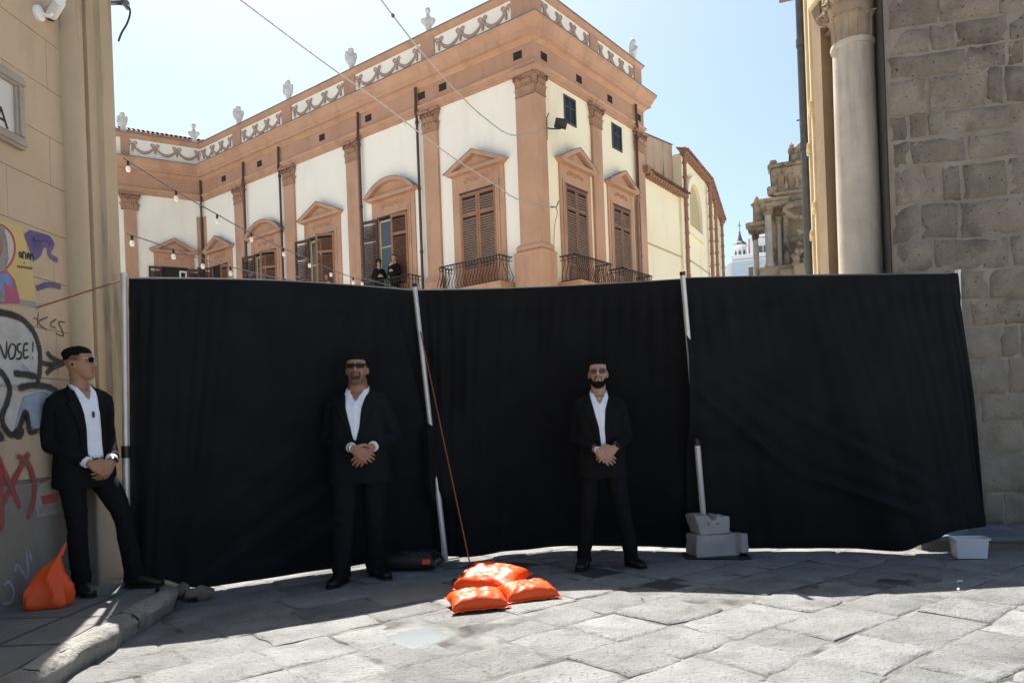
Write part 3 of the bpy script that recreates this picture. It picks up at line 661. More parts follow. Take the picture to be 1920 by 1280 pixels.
def pilaster(F, s, w=.66, d=.10, zb=5.7, cap=True, z0=0):
    M = F @ T(s, 0, 0)
    b = MB(M); b.box(-w / 2, w / 2, -.05, d, z0, Z_ARCH - CH + .01, .006); o = b.build('pilaster_shaft', m_terra, palace)
    b = MB(M); b.box(-w / 2 - .10, w / 2 + .10, -.05, d + .10, z0, zb + .62, .006)
    b.prism([(-w / 2 - .10, zb + .62), (w / 2 + .10, zb + .62), (w / 2 + .02, zb + .82), (-w / 2 - .02, zb + .82)], -.05, d + .03, 1)
    b.tube([(-w / 2 - .075, d + .035, zb + .68), (w / 2 + .075, d + .035, zb + .68)], .055, 8); b.build('pilaster_base', m_terra, palace)
    if cap: link('capital', capm, m_capital, palace, M @ T(0, 0, Z_ARCH - CH))
for s in (4.40, 8.50, 12.43, 16.05): pilaster(FL, s)
pilaster(FR, REND - 3.55, .62); pilaster(FR, REND - 6.74, .60)
pilaster(FW, 3.05, .5); pilaster(FW, .15, .28, .06, cap=False); pilaster(FL, INN - .14, .26, .06, cap=False)
# corner pier
b = MB(); b.prism([(-.13, -.13), (.40, -.13), (.40, .1), (.1, .1), (.1, .66), (-.13, .66)], 0, Z_ARCH - CH + .01); o = b.build('corner_pier', m_terra, palace); fix_normals(o.data)
b = MB(); b.prism([(-.24, -.24), (.55, -.24), (.55, .1), (.1, .1), (.1, .84), (-.24, .84)], 0, 6.55)
o = b.build('pier_base', m_terra, palace); fix_normals(o.data)
mb3 = sweep([(.2, .76), (-.17, .76), (-.17, -.17), (.48, -.17), (.48, .2)], [(-.2, 6.552), (.07, 6.552), (.085, 6.60), (.07, 6.66), (.02, 6.68), (.0, 6.74), (.03, 6.77), (.03, 6.82), (-.03, 6.9), (-.2, 6.9)])
o = mb3.build('pier_moulding', m_terra, palace, ang=50); fix_normals(o.data)
cpm = MB()
for F_, off, w_ in ((FL, .27, .72), (FR, REND - .14, .50)):
    me = capital_mesh(w_, .14, CH)
    M = F_ @ T(off, 0, Z_ARCH - CH); cpm.add([M @ v.co for v in me.vertices], [tuple(p.vertices) for p in me.polygons]); bpy.data.meshes.remove(me)
o = cpm.build('corner_capital', m_capital, palace, ang=40)
b = MB(); b.prism([(-.265, -.265), (.53, -.265), (.53, .1), (.1, .1), (.1, .78), (-.265, .78)], Z_ARCH - .085, Z_ARCH + .09); o = b.build('corner_block', m_terra, palace); fix_normals(o.data)

# window surrounds
def louvre_leaf(w, h, mat, slats=True, objs=True, M=None, name='shutter', fmat=None):
    """leaf from x=0 (hinge) to w, thickness y 0..0.05, z 0..h"""
    b = MB(); st = .085
    b.box(0, st, 0, .05, 0, h, .004); b.box(w - st, w, 0, .05, 0, h, .004)
    mid = h * .78; low = h * .20
    for z0, z1 in ((0, .16), (low - .05, low + .06), (mid - .05, mid + .05), (h - .10, h)): b.box(st - .002, w - st + .002, .002, .048, z0, z1)
    b.box(st - .002, w - st + .002, .015, .03, .16, low - .05)
    leaf = b.build(name, fmat or mat, palace, M)
    sm = SLAT.get((round(w, 2), mat.name))
    if sm is None:
        q = MB(); q.M = RX(radians(-52)); q.box(st - .004, w - st + .004, -.042, .042, -.006, .006); sm = q.mesh('slat'); sm.materials.append(mat); SLAT[(round(w, 2), mat.name)] = sm
    zs = [z for a, bb in ((low + .06, mid - .05), (mid + .05, h - .10)) for z in [a + .03 + k * .082 for k in range(int((bb - a - .02) / .082))]]
    if objs:
        for z in zs: link('slat', sm, mat, leaf, T(0, .025, z))
    else:
        q = MB()
        for z in zs: q.M = T(0, .025, z) @ RX(radians(-52)); q.box(st - .004, w - st + .004, -.042, .042, -.006, .006)
        q.build('slats', mat, leaf, kind='stuff')
    return leaf
SLAT = {}
ZF, ZO = 5.75, 9.05
def ornament(mb, M, w):
    for k in range(5):
        cx = (k - 2) * w / 5; sg = 1 if k % 2 else -1; tb = []
        for i in range(11):
            a = i / 10 * 2.6 * pi; r = w / 10.5 * (1 - i / 13); tb.append(M @ Vector((cx + r * cos(a), .0, sg * r * sin(a))))
        mb.tube(tb, .021, 5)
def surround(F, s, ow=1.48, kind='tri', zf=ZF, fw=.36, zo=ZO, m=None):
    """moulded frame, scroll panel and pediment over an opening of width ow"""
    m = m or m_terra; M = F @ T(s, 0, 0); h = ow / 2
    b = MB(M)
    for sg in (-1, 1):
        b.box(*sorted((sg * h, sg * (h + .16))), -.03, .075, zf, zo + .16, .004); b.box(*sorted((sg * (h + .16), sg * (h + fw))), -.03, .05, zf, zo + .62, .004)
        b.box(*sorted((sg * (h + .03), sg * (h + .07))), .074, .09, zf, zo + .07)
    b.box(-h, h, -.03, .075, zo + .0, zo + .16); b.box(-h - .155, h + .155, -.03, .045, zo + .16, zo + .62)
    b.build('window_surround', m, palace)
    q = MB(); ornament(q, M @ T(0, .05, zo + .40), ow * .78); q.build('scroll_ornament', m_terra_d, palace, ang=50)
    q = MB(M); q.box(-h - .02, h + .02, .0, .10, zo - .03, zo + .022); q.build('drip_board', m_wood_d, palace)
    pw = h + fw + .18; z0 = zo + .62; z1 = z0 + .12; za = z1 + .55
    q = MB(M); q.prism([(-pw + .16, z0), (pw - .16, z0), (pw - .06, z0 + .06), (pw, z1), (-pw, z1), (-pw + .06, z0 + .06)], -.02, .26, 1)
    if kind == 'tri':
        t = .13
        q.prism([(-pw, z1), (-pw + .32, z1), (0, za - t), (0, za)], -.02, .28, 1); q.prism([(pw, z1), (0, za), (0, za - t), (pw - .32, z1)], -.02, .28, 1)
        q.prism([(-pw + .10, z1), (pw - .10, z1), (0, za - .05)], -.02, .08, 1)
        q.prism([(-pw + .44, z1 + .05), (pw - .44, z1 + .05), (0, za - t - .07)], .08, .11, 1)
        sky_top = MB(M)
        for sg in (-1, 1):
            pts = [(sg * (pw + .02), z1 + .0), (0, za + .02), (0, za + .003), (sg * (pw + .02), z1 - .015)]
            sky_top.prism(pts, -.02, .30, 1)
    else:
        n = 14; outer = []; inner = []; za2 = za + .02; R = (pw * pw + (za2 - z1) ** 2) / (2 * (za2 - z1)); cz = za2 - R; a0 = math.asin(pw / R)
        for i in range(n + 1):
            a = -a0 + 2 * a0 * i / n; outer.append((R * sin(a), cz + R * cos(a))); inner.append(((R - .13) * sin(a), max(z1 - .001, cz + (R - .13) * cos(a))))
        for i in range(n): q.prism([outer[i], inner[i], inner[i + 1], outer[i + 1]], -.02, .28, 1)
        q.prism([(x * .96, max(z1, z - .06)) for x, z in outer], -.02, .08, 1)
        sky_top = MB(M)
        for i in range(n): sky_top.prism([(outer[i][0], outer[i][1] + .016), (outer[i][0], outer[i][1] + .002), (outer[i + 1][0], outer[i + 1][1] + .002), (outer[i + 1][0], outer[i + 1][1] + .016)], -.02, .30, 1)
    o = q.build('pediment', m, palace); fix_normals(o.data)
    o = sky_top.build('pediment_sky_top', m_lead_sky, palace); fix_normals(o.data)  # grey-blue strip: sky light on the pediment top, put into the colour
def opening(F, s, ow, zo=ZO, zf=ZF):
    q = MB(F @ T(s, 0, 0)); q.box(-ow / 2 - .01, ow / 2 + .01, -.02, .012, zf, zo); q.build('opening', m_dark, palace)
def casement(F, s, ow, z0, z1):
    """half-open glazed inner leaf with pale joinery"""
    M = F @ T(s, .02, z0); q = MB(M); w = ow; h = z1 - z0
    q.box(0, .07, 0, .03, 0, h); q.box(w - .07, w, 0, .03, 0, h); q.box(0, w, 0, .03, h - .07, h); q.box(.06, w - .06, .002, .028, h * .68, h * .68 + .05)
    fr = q.build('casement', m_joinery, palace)
    for a, bb in ((.02, .68), (.70, .97)):
        g_ = MB(M); g_.box(.06, w - .06, .008, .014, h * a, h * bb); g_.build('pane', m_glass, fr)
    z = MB(M); z.tube([(.08, .03, h * .30), (w * .3, .03, h * .36), (w * .5, .03, h * .30), (w * .7, .03, h * .38), (w - .08, .03, h * .44)], .028, 5, 3); z.tube([(.08, .03, h * .20), (w * .3, .03, h * .26), (w * .5, .03, h * .20), (w * .7, .03, h * .28), (w - .08, .03, h * .34)], .028, 5, 3); z.build('scrolled_bar', m_joinery, fr)

LW = 1.50
# (facade, s, kind)
for F, s, k, ow in ((FL, 2.40, 'tri', LW), (FL, 6.41, 'arc', LW), (FL, 10.45, 'tri', LW), (FL, 14.19, 'arc', LW), (FL, 17.72, 'tri', 1.3), (FR, REND - 2.11, 'tri', 1.30), (FR, REND - 5.15, 'tri', 1.25), (FW, 1.30, 'tri', 1.1)):
    surround(F, s, ow, k, fw=.36 if ow > 1.4 else .30); opening(F, s, ow)
LH = ZO - ZF - .05
# closed pairs
for F, s, ow, mt, fm in ((FL, 2.40, LW, m_wood_w, m_wood_l), (FR, REND - 2.11, 1.30, m_wood_w, m_wood), (FR, REND - 5.15, 1.25, m_wood_w, m_wood)):
    louvre_leaf(ow / 2 - .005, LH, mt, M=F @ T(s - ow / 2, .02, ZF + .02), fmat=fm)
    louvre_leaf(ow / 2 - .005, LH, mt, M=F @ T(s + .005, .02, ZF + .02), fmat=fm)
# open windows: far leaf folded back on the wall, near leaf ajar, glazed casement inside
for n_, (s, a_) in enumerate(((6.41, 28), (10.45, 52), (14.19, 48))):
    w = LW / 2
    louvre_leaf(w, LH, m_wood_d, M=FL @ T(s + w, .10, ZF + .02) @ RZ(radians(9)), objs=n_ == 0)
    louvre_leaf(w, LH, m_wood, M=FL @ T(s - w, .05, ZF + .02) @ RZ(radians(a_ - 20)), objs=n_ == 0, fmat=m_wood_l)
    casement(FL, s + .06, .66, ZF + .05, ZO - .12)
louvre_leaf(.62, LH, m_wood_l, M=FL @ T(17.72 - .63, .02, ZF + .02), objs=False)
louvre_leaf(.62, LH, m_wood_d, M=FL @ T(17.72 + .64, .08, ZF + .02) @ RZ(radians(55)), objs=False)
louvre_leaf(.55, LH, m_wood_d, M=FW @ T(1.30 + .55, .09, ZF + .02) @ RZ(radians(8)), objs=False)
louvre_leaf(.55, LH, m_wood_d, M=FW @ T(1.30 - .55, .12, ZF + .02) @ RZ(radians(172)), objs=False)
q = MB(FW); q.box(.80, .86, .02, .06, ZF, ZO - .15); q.box(1.05, 1.11, .02, .06, ZF, ZO - .15); q.box(.80, 1.11, .02, .06, ZO - .2, ZO - .13); q.build('white_casement', m_white, palace)

# small mezzanine windows of the right face
for s in (REND - 1.98, REND - 5.08):
    M = FR @ T(s, 0, 11.58); q = MB(M)
    q.box(-.36, .36, -.02, .03, -.46, -.40); q.box(-.36, .36, -.02, .03, .40, .46); q.box(-.36, -.30, -.02, .03, -.40, .40); q.box(.30, .36, -.02, .03, -.40, .40)
    q.box(-.025, .025, -.01, .02, -.40, .40); q.box(-.30, .30, -.01, .015, .08, .12); fr = q.build('mezzanine_window', m_win_fr, palace)
    q = MB(M); q.box(-.30, .30, -.015, .008, -.40, .40); q.build('pane', m_lens, fr)
# frieze vents
for F, ss, zc in ((FL, (.55, 3.75, 4.75, 7.5, 10.2, 14.4, 17.15), 12.84), (FR, [REND - t for t in (.48, 2.52, 4.56, 6.72)], 12.80)):
    for s in ss:
        M = F @ T(s, .072, zc); q = MB(M); q.box(-.17, .17, -.01, .006, -.125, .125); v = q.build('frieze_vent', m_vent, palace)
        q = MB(M)
        for k in range(3): q.tube([(-.15 + k * .1, .014, -.11), (-.05 + k * .1, .014, .11)], .012, 4); q.tube([(-.05 + k * .1, .014, -.11), (-.15 + k * .1, .014, .11)], .012, 4)
        q.build('grille', m_iron, v)
# drainpipes
for F, s in ((FL, 4.95), (FL, 7.98), (FL, 12.93), (FL, 15.50), (FW, .09), (FR, REND - 6.36)):
    q = MB(F); q.tube([(s, .16, Z_COR - .02), (s, .17, Z_FRI), (s, .20, 12.3), (s, .14, 12.1), (s, .14, .2)], .048, 9); o = q.build('drainpipe', m_pipe, palace, ang=50)
    for z in (11.9, 9.6, 7.4): q = MB(F); q.tube([(s, .14, z), (s, .14, z + .09)], .066, 9); q.build('pipe_collar', m_pipe, o)
q = MB(FR); q.tube([(REND - 6.30, .16, 9.7), (REND - 6.26, .13, 9.4), (REND - 6.26, .13, .2)], .07, 8); q.build('clay_pipe', m_claypipe, palace, ang=50)

# parapet dies and stucco garlands
def die(F, s, w): q = MB(F); q.box(s - w / 2, s + w / 2, -.05, .075, Z_PAR + .10, Z_CAP - .03); q.build('parapet_die', m_terra_d, palace)
def swag_mesh(w):
    q = MB(); pts = []; rad = []
    for i in range(15):
        t = i / 14; x = (t - .5) * w; z = -.30 * (1 - (2 * t - 1) ** 2); pts.append((x, .0, z)); rad.append((.032 + .034 * sin(pi * t) + .008 * (i % 2)))
    q.tube(pts, rad, 7); return q.mesh('swag', 60)
tq = MB(); tq.tube([(0, 0, -.02), (.01, 0, -.10), (0, 0, -.2), (0, 0, -.33), (0, 0, -.37)], [.02, .045, .06, .045, .01], 7)
for sg in (-1, 1):
    tq.tube([(0, 0, 0), (sg * .10, .01, .10), (sg * .19, .01, .06), (sg * .13, .01, -.02), (sg * .02, 0, 0)], [.02, .032, .03, .025, .015], 5, 3)
    tq.tube([(0, 0, 0), (sg * .12, 0, -.06), (sg * .13, 0, -.14)], [.015, .02, .012], 4, 3)
tasm = tq.mesh('garland_bow', 60); tasm.materials.append(m_swag)
def garland(F, s0, s1, n):
    w = (s1 - s0) / n; sm = swag_mesh(w); sm.materials.append(m_swag); zc = Z_CAP - .30
    for k in range(n): link('garland_swag', sm, m_swag, palace, F @ T(s0 + (k + .5) * w, .035, zc) @ Matrix.Diagonal((1, .8, 1.0, 1)))
    for k in range(n + 1): link('garland_bow', tasm, m_swag, palace, F @ T(s0 + k * w, .045, zc + .04) @ Matrix.Diagonal((.9, .7, .95, 1)))
dl = (4.40, 8.50, 12.43, 16.05)
die(FL, .36, .78)
for s in dl: die(FL, s, .62)
edges = [.75] + [v for s in dl for v in (s - .31, s + .31)] + [INN - .12]
for a, c in zip(edges[::2], edges[1::2]): garland(FL, a + .22, c - .22, 3 if c - a > 2.6 else 2)
for s, w in ((.18, .5), (3.60, .5), (6.80, .55)): die(FR, REND - s, w)
garland(FR, REND - 3.35 + .2, REND - .43 - .2, 3); garland(FR, REND - 6.52 + .2, REND - 3.85 - .2, 3)
die(FW, 3.15, .35); garland(FW, .12, 2.85, 3)

# balconies
def bar_mesh(hgt):
    q = MB(); q.tube([(0, .0, hgt), (0, .0, hgt - .14), (0, .0, hgt * .72), (0, .03, hgt * .55), (0, .115, hgt * .34), (0, .15, hgt * .2), (0, .10, hgt * .07), (0, .02, 0)], .0125, 5, 3)
    tb = []
    for i in range(9):
        a = i / 8 * 2.2 * pi; r = .05 * (1 - i / 11); tb.append((0, .012 + r * sin(a), hgt - .055 + r * cos(a)))
    q.tube(tb, .009, 4); return q.mesh('baluster', 60)
barm = bar_mesh(.86); barm.materials.append(m_iron)
def balcony(F, s, hw, pr=.62, zf=ZF, lab=None):
    M = F @ T(s, 0, zf); q = MB(); q.prism([(-hw - .16, 0), (hw + .16, 0), (hw + .16, pr + .22), (-hw - .16, pr + .22)][::1], -.30, -.06); q.box(-hw - .2, hw + .2, 0, pr + .26, -.06, .0)
    q.prism([(-hw - .1, 0), (hw + .1, 0), (hw + .1, pr + .12), (-hw - .1, pr + .12)], -.42, -.30)
    bal = q.build('balcony', m_terra, palace, M)
    def rail(x0, y0, x1, y1, name): 
        r_ = MB()
        for zz, rr in ((.87, .022), (.74, .011), (.06, .014)): r_.tube([(x0, y0, zz), (x1, y1, zz)], rr, 6)
        r_.build(name, m_iron, bal)
    rail(-hw, pr, hw, pr, 'rail'); rail(-hw, 0, -hw, pr, 'rail'); rail(hw, 0, hw, pr, 'rail')
    n = int(2 * hw / .125)
    for k in range(n + 1): link('baluster', barm, m_iron, bal, T(-hw + 2 * hw * k / n, pr, .01))
    m_ = int(pr / .125)
    for k in range(1, m_):
        link('baluster', barm, m_iron, bal, T(hw, pr * k / m_, .01) @ RZ(-pi / 2)); link('baluster', barm, m_iron, bal, T(-hw, pr * k / m_, .01) @ RZ(pi / 2))
    return bal
for F, s, hw in ((FL, 2.40, 1.28), (FL, 6.41, 1.28), (FL, 10.45, 1.28), (FL, 14.19, 1.28), (FR, REND - 2.15, 1.08), (FR, REND - 5.15, 1.05)): balcony(F, s, hw)

# busts along the parapet
def bust(px_, top, loc, lab, kind, sc=1.0):
    t = thing('stone_bust', lab, 'statue', loc, group='stone busts and urns on the parapet'); t.rotation_euler = (0, 0, px_); t.scale = (sc,) * 3
    q = MB(); q.lathe([(.16, 0), (.16, .06), (.10, .10), (.085, .20), (.12, .25), (.12, .27)], 12); q.build('pedestal', m_bust, t, ang=40)
    q = MB()
    if kind == 'bust':
        q.ell((0, 0, .46), (.21, .12, .20), 14, 9); q.ell((.16, 0, .50), (.10, .10, .12)); q.ell((-.16, 0, .50), (.10, .10, .12)); q.tube([(0, 0, .55), (0, 0, .74)], [.075, .065], 10); q.ell((0, -.01, .84), (.088, .105, .13), 14, 10); q.ell((0, .02, .88), (.10, .11, .11), 12, 8); q.ell((0, -.115, .82), (.02, .03, .035), 6, 5); q.tube([(.12, -.1, .56), (0, -.14, .42), (-.14, -.09, .34)], .045, 6, 3)
    elif kind == 'shawl':
        q.ell((0, 0, .48), (.20, .14, .24), 14, 9); q.ell((0, .0, .80), (.12, .12, .17), 12, 9); q.ell((0, -.09, .80), (.07, .05, .10)); q.tube([(.15, -.06, .70), (.0, -.15, .50), (-.15, -.08, .36)], .06, 7, 3); q.tube([(-.14, -.04, .78), (-.19, -.02, .55), (-.12, -.06, .34)], .06, 7, 3); q.ell((.17, 0, .62), (.06, .07, .16))
    q.v = [tuple(Vector(v) + Vector((1, 1, 1)) * .018 * noise.noise(Vector(v) * 11 + Vector(loc))) for v in q.v]
    me = remesh(q.mesh('figure'), .022, 3); shade(me, 180); link('figure', me, m_bust, t)
def remesh(me, vox, smooth=2, fac=.5):
    ob = bpy.data.objects.new('tmp', me); COL.objects.link(ob)
    m = ob.modifiers.new('r', 'REMESH'); m.mode = 'VOXEL'; m.voxel_size = vox; m.use_smooth_shade = True
    if smooth: s_ = ob.modifiers.new('s', 'SMOOTH'); s_.iterations = smooth; s_.factor = fac
    dg = bpy.context.evaluated_depsgraph_get(); out = bpy.data.meshes.new_from_object(ob.evaluated_get(dg)); bpy.data.objects.remove(ob); bpy.data.meshes.remove(me); return out
def pw_(F, s, out, z): return palace_M @ (F @ Vector((s, out, z)))
palace_M = T(1.077, 23.122, 0) @ RZ(PA)
for F, s, lab, kd, r_ in ((FL, 4.45, 'white stone bust on the parapet nearest the palace corner, left face', 'bust', 0), (FL, 8.5, 'white stone figure on the parapet, second from the palace corner', 'shawl', .2), (FL, 12.43, 'white stone figure on the parapet, third from the palace corner', 'shawl', -.2),
        (FL, 16.05, 'white stone figure on the parapet, fourth from the palace corner', 'shawl', .3), (FW, .25, 'white stone bust where the parapet turns to the wing', 'bust', .2), (FR, REND - 6.75, 'white stone figure at the far end of the right-hand parapet', 'shawl', .8), (FW, 3.2, 'white stone figure half hidden behind the beige corner pilaster', 'shawl', 0)):
    p = pw_(F, s, -.08, Z_TOP + .005); bust(r_, 0, tuple(p), lab, kd, 1.0)
# floodlight bracketed off the pier
p = palace_M @ Vector((.62, -.34, 10.55))
fl = thing('floodlight', 'black floodlight bracketed to the corner pier of the palace', 'floodlight', tuple(p), PA)
q = MB(T(.10, -.12, .12) @ RZ(radians(-30)) @ RX(radians(38))); q.box(-.20, .20, -.045, .045, -.15, .15, .012); q.build('housing', m_blackpl, fl)
q = MB(T(.10, -.12, .12) @ RZ(radians(-30)) @ RX(radians(38))); q.box(-.17, .17, -.052, -.046, -.12, .12); q.build('glass', m_lens, fl)
q = MB(); q.tube([(-.20, .22, -.02), (-.05, .05, -.05), (.10, -.10, -.04)], .022, 6); q.tube([(-.10, -.14, .10), (-.10, -.13, -.04), (.26, -.18, -.04), (.27, -.20, .12)], .012, 5); q.tube([(-.20, .22, -.4), (-.20, .2, .3), (-.14, .16, .45)], .016, 5); q.build('bracket', m_iron, fl)
# bracket lower on the pier that holds the lower wire
p2 = palace_M @ Vector((.44, -.18, 8.05)); wb = thing('wire_bracket', 'small iron wire bracket with drooping cable beside the palace pier', 'bracket', tuple(p2), PA)
q = MB(); q.tube([(0, 0.05, 0), (.12, -.1, .0), (.2, -.14, .2)], .018, 5); q.build('hook', m_iron, wb)
q = MB(); q.tube([(.1, -.08, 0), (.24, -.05, -.15), (.26, .08, -.5), (.25, .13, -1.2), (.35, .14, -2.1)], .01, 5, 3); q.build('cable', m_wire, wb)
# ================================================================== YELLOW CHURCH BEHIND
CE = Vector((5.40, 28.72)); CA = Vector((7.607, 31.844)); CB = Vector((9.81, 36.015)); CC = Vector((12.49, 43.24)); CD = Vector((14.2, 50.0))
church = thing('yellow_church', 'pale yellow church flank with blind arch and tiled eaves beyond the palace', 'building', (CE.x, CE.y, 0))
def cl(p): return (p[0] - CE.x, p[1] - CE.y)
def seg_frame(a, b_): d = (b_ - a).normalized(); n = Vector((d.y, -d.x)); return frame((a.x - CE.x, a.y - CE.y, 0), (d.x, d.y, 0), (n.x, n.y, 0), (0, 0, 1)), (b_ - a).length
back = [(CD.x - 8, CD.y + 3), (CE.x - 4, CE.y + 8)]
b = MB(); b.prism([cl(CE), cl(CA), cl(CA + Vector((-3, 3))), cl(CE + Vector((-3, 3)))], 0, 10.7); o = b.build('aisle_wall', m_yellow, church); fix_normals(o.data)
FA, la = seg_frame(CE, CA); FB, lb_ = seg_frame(CA, CB); FC, lc = seg_frame(CB, CC); FD, ld = seg_frame(CC, CD)
# upper brown wall above the aisle
b = MB(FA); b.prism([(-.2, 10.7), (la - .05, 10.7), (la - .05, 13.02), (-.2, 12.55)], -.9, -.35, 1); o = b.build('upper_wall', m_brownwall, church); fix_normals(o.data)
b = MB(FA); b.prism([(-.2, 12.55), (la - .05, 13.02), (la - .05, 13.06), (-.2, 12.59)], -.95, -.30, 1); o = b.build('wall_coping', m_slate, church); fix_normals(o.data)
b = MB(FA); b.box(-.1, la, -.02, .03, 8.10, 8.16); b.build('string_course', m_yellow_d, church)
# blind-arch wall
b = MB(); b.prism([cl(CA), cl(CB), cl(CB + Vector((-3, 2))), cl(CA + Vector((-3, 2)))], 0, 12.62); o = b.build('apse_wall', m_yellow, church); fix_normals(o.data)
def arch_poly(c, hw, z0, zs, grow=0, n=14): return [(c - hw - grow, z0 - grow), (c + hw + grow, z0 - grow)] + [(c + (hw + grow) * cos(pi * i / n), zs + (hw + grow) * 1.12 * sin(pi * i / n)) for i in range(n + 1)]
# raised moulding band round the arch and the recessed lunette (cut as a darker inset panel sunk behind a raised ring)
n = 16; ring = MB(FB); o1 = arch_poly(1.75, 1.12, 9.70, 10.45, .32, n); i1 = arch_poly(1.75, 1.12, 9.70, 10.45, 0, n)
for k in range(len(o1)):
    k2 = (k + 1) % len(o1); ring.prism([o1[k], o1[k2], i1[k2], i1[k]], -.02, .16, 1)
o = ring.build('arch_surround', m_yellow, church); fix_normals(o.data)
b = MB(FB); b.prism(i1, -.02, .02, 1); o = b.build('arch_niche', m_yellow_d, church); fix_normals(o.data)
b = MB(FB); b.box(0, lb_, -.02, .025, 8.2, 8.26); b.build('string_course', m_yellow_d, church)
b = MB(); b.prism([cl(CB), cl(CC), cl(CD), cl(CD + Vector((-5, 2))), cl(CB + Vector((-5, 2)))], 0, 12.55); o = b.build('nave_wall', m_yellow, church); fix_normals(o.data)
b = MB(FA); b.box(la - .34, la + .02, -.3, .10, 0, 10.72); b.build('buttress', m_yellow, church)
# clay downpipes built of short sockets
for F_, s, ztop in ((FA, la + .02, 12.7), (FB, lb_ - .12, 12.4), (FC, 2.6, 12.4), (FC, 6.6, 12.4)):
    q = MB(F_); z = 2.0; pts = []; rad = []
    while z < ztop: pts += [(s, .16, z), (s, .16, z + .52), (s, .16, z + .521), (s, .16, z + .60)]; rad += [.085, .075, .11, .11]; z += .601
    q.tube(pts, rad, 9); q.build('clay_downpipe', m_claypipe, church, ang=50)
# tiled eaves: each cover tile its own piece, on a dentil of clay brick
etm = MB(); etm.lathe([(.10, 0), (.085, .55)], 8, a0=0, a1=pi, cap=False); etm.lathe([(.082, 0), (.068, .55)], 8, a0=0, a1=pi, cap=False); etm = etm.mesh('eave_tile', 60); etm.materials.append(m_tile)
dm = MB(); dm.box(-.07, .07, 0, .30, -.09, 0); dm = dm.mesh('eave_corbel'); dm.materials.append(m_claypipe)
def eave(F_, s0, s1, z, cnt, slope=18):
    for k in range(cnt):
        s = s0 + (s1 - s0) * (k + .5) / cnt
        link('eave_tile', etm, m_tile, church, F_ @ T(s, .34, z + .03) @ RX(pi / 2 - radians(slope)) )
        if k % 1 == 0: link('eave_corbel', dm, m_claypipe, church, F_ @ T(s, -.02, z - .03))
    q = MB(F_); q.box(s0, s1, -.02, .27, z - .028, z + .02); q.build('eave_board', m_claypipe, church)
eave(FA, .0, la + .1, 10.76, 16); eave(FB, -.1, lb_, 12.66, 20); eave(FC, 0, lc, 12.62, 26)
q = MB(FA); q.box(-.2, .25, -.3, .3, 10.74, 11.0); q.build('eave_end', m_claypipe, church)

# ================================================================== RUINED CARVED CHURCH FRONT
TX, TY = 16.9, 45.0
tw = thing('carved_church_front', 'weathered baroque church front with columns and broken pediments, half hidden by the drainpipe', 'building', (TX, TY, 0), radians(-22))
def tb(name, mat, fn, ang=None): q = MB(); fn(q); o = q.build(name, mat, tw, ang=ang); return o
def rough(q, a=.05, f=1.6):
    q.v = [tuple(Vector(v) + Vector((noise.noise(Vector(v) * f), noise.noise(Vector(v) * f + Vector((7, 1, 3))), noise.noise(Vector(v) * f + Vector((2, 9, 5))))) * a) for v in q.v]
def stone(name, boxes, mat=m_old, a=.05):
    q = MB()
    for bx_ in boxes:
        bm = bmesh.new(); bmesh.ops.create_cube(bm, size=1); x0, x1, y0, y1, z0, z1 = bx_
        for v in bm.verts: v.co = ((x0 + x1) / 2 + v.co.x * (x1 - x0), (y0 + y1) / 2 + v.co.y * (y1 - y0), (z0 + z1) / 2 + v.co.z * (z1 - z0))
        bmesh.ops.bevel(bm, geom=bm.edges[:], offset=.06, segments=2, affect='EDGES'); bmesh.ops.subdivide_edges(bm, edges=bm.edges[:], cuts=2, use_grid_fill=True)
        bm.verts.index_update(); q.add([v.co.copy() for v in bm.verts], [[v.index for v in f.verts] for f in bm.faces]); bm.free()
    rough(q, a, 2.2); return q.build(name, mat, tw, ang=40)
stone('lower_wall', [(-.9, 3, .2, 2, 0, 14.2)])
stone('column_plinth', [(-1.55, .5, -.55, .3, 0, 10.3), (-.4, 2.2, -.8, .3, 0, 10.0)])
def column(x, y, z0, z1, r):
    q = MB(); q.lathe([(r * 1.35, 0), (r * 1.35, .12), (r * 1.15, .2), (r, .3), (r * .98, (z1 - z0) * .5), (r * .86, z1 - z0 - .5), (r * 1.0, z1 - z0 - .46)], 16, (x, y, z0)); o = q.build('column', m_oldcol, tw, ang=40)
    q = MB(); q.lathe([(r * .88, 0), (r * 1.15, .2), (r * 1.3, .26), (r * 1.05, .28), (r * 1.4, .44), (r * 1.5, .46), (r * 1.5, .54)], 12, (x, y, z1 - .5)); rough(q, .05, 5); q.build('column_capital', m_old, o, ang=30)
column(-.95, -.25, 10.3, 13.85, .22); column(-1.75, .35, 9.4, 12.6, .18); column(-.35, .15, 10.2, 13.3, .16)
stone('side_plinth', [(-2.0, -1.5, .05, .7, 0, 9.5)]); stone('side_entablature', [(-2.15, -1.1, .0, .9, 12.6, 12.95), (-2.3, -1.0, -.12, 1.0, 12.95, 13.2)])
stone('side_pedestal', [(-1.85, -1.15, .15, .8, 13.2, 14.3), (-1.95, -1.1, .08, .85, 14.25, 14.42)])
q = MB(); q.lathe([(.14, 0), (.2, .12), (.14, .3), (.08, .4), (.01, .48)], 10, (-1.62, .4, 14.4)); q.build('finial', m_old, tw, ang=50)
stone('entablature', [(-1.35, .35, -.6, .9, 13.85, 14.15), (-.5, 2.6, -.3, .9, 14.1, 14.5), (-1.45, .4, -.72, .9, 14.15, 14.36), (-.6, 2.8, -.45, .9, 14.5, 14.68)])
stone('attic', [(-.75, 2.4, .0, 1.3, 14.6, 16.3), (-.95, -.35, -.15, .6, 14.7, 15.2), (-.9, 2.5, -.18, 1.4, 16.3, 16.5), (-.75, -.35, -.05, .5, 16.5, 16.78)])
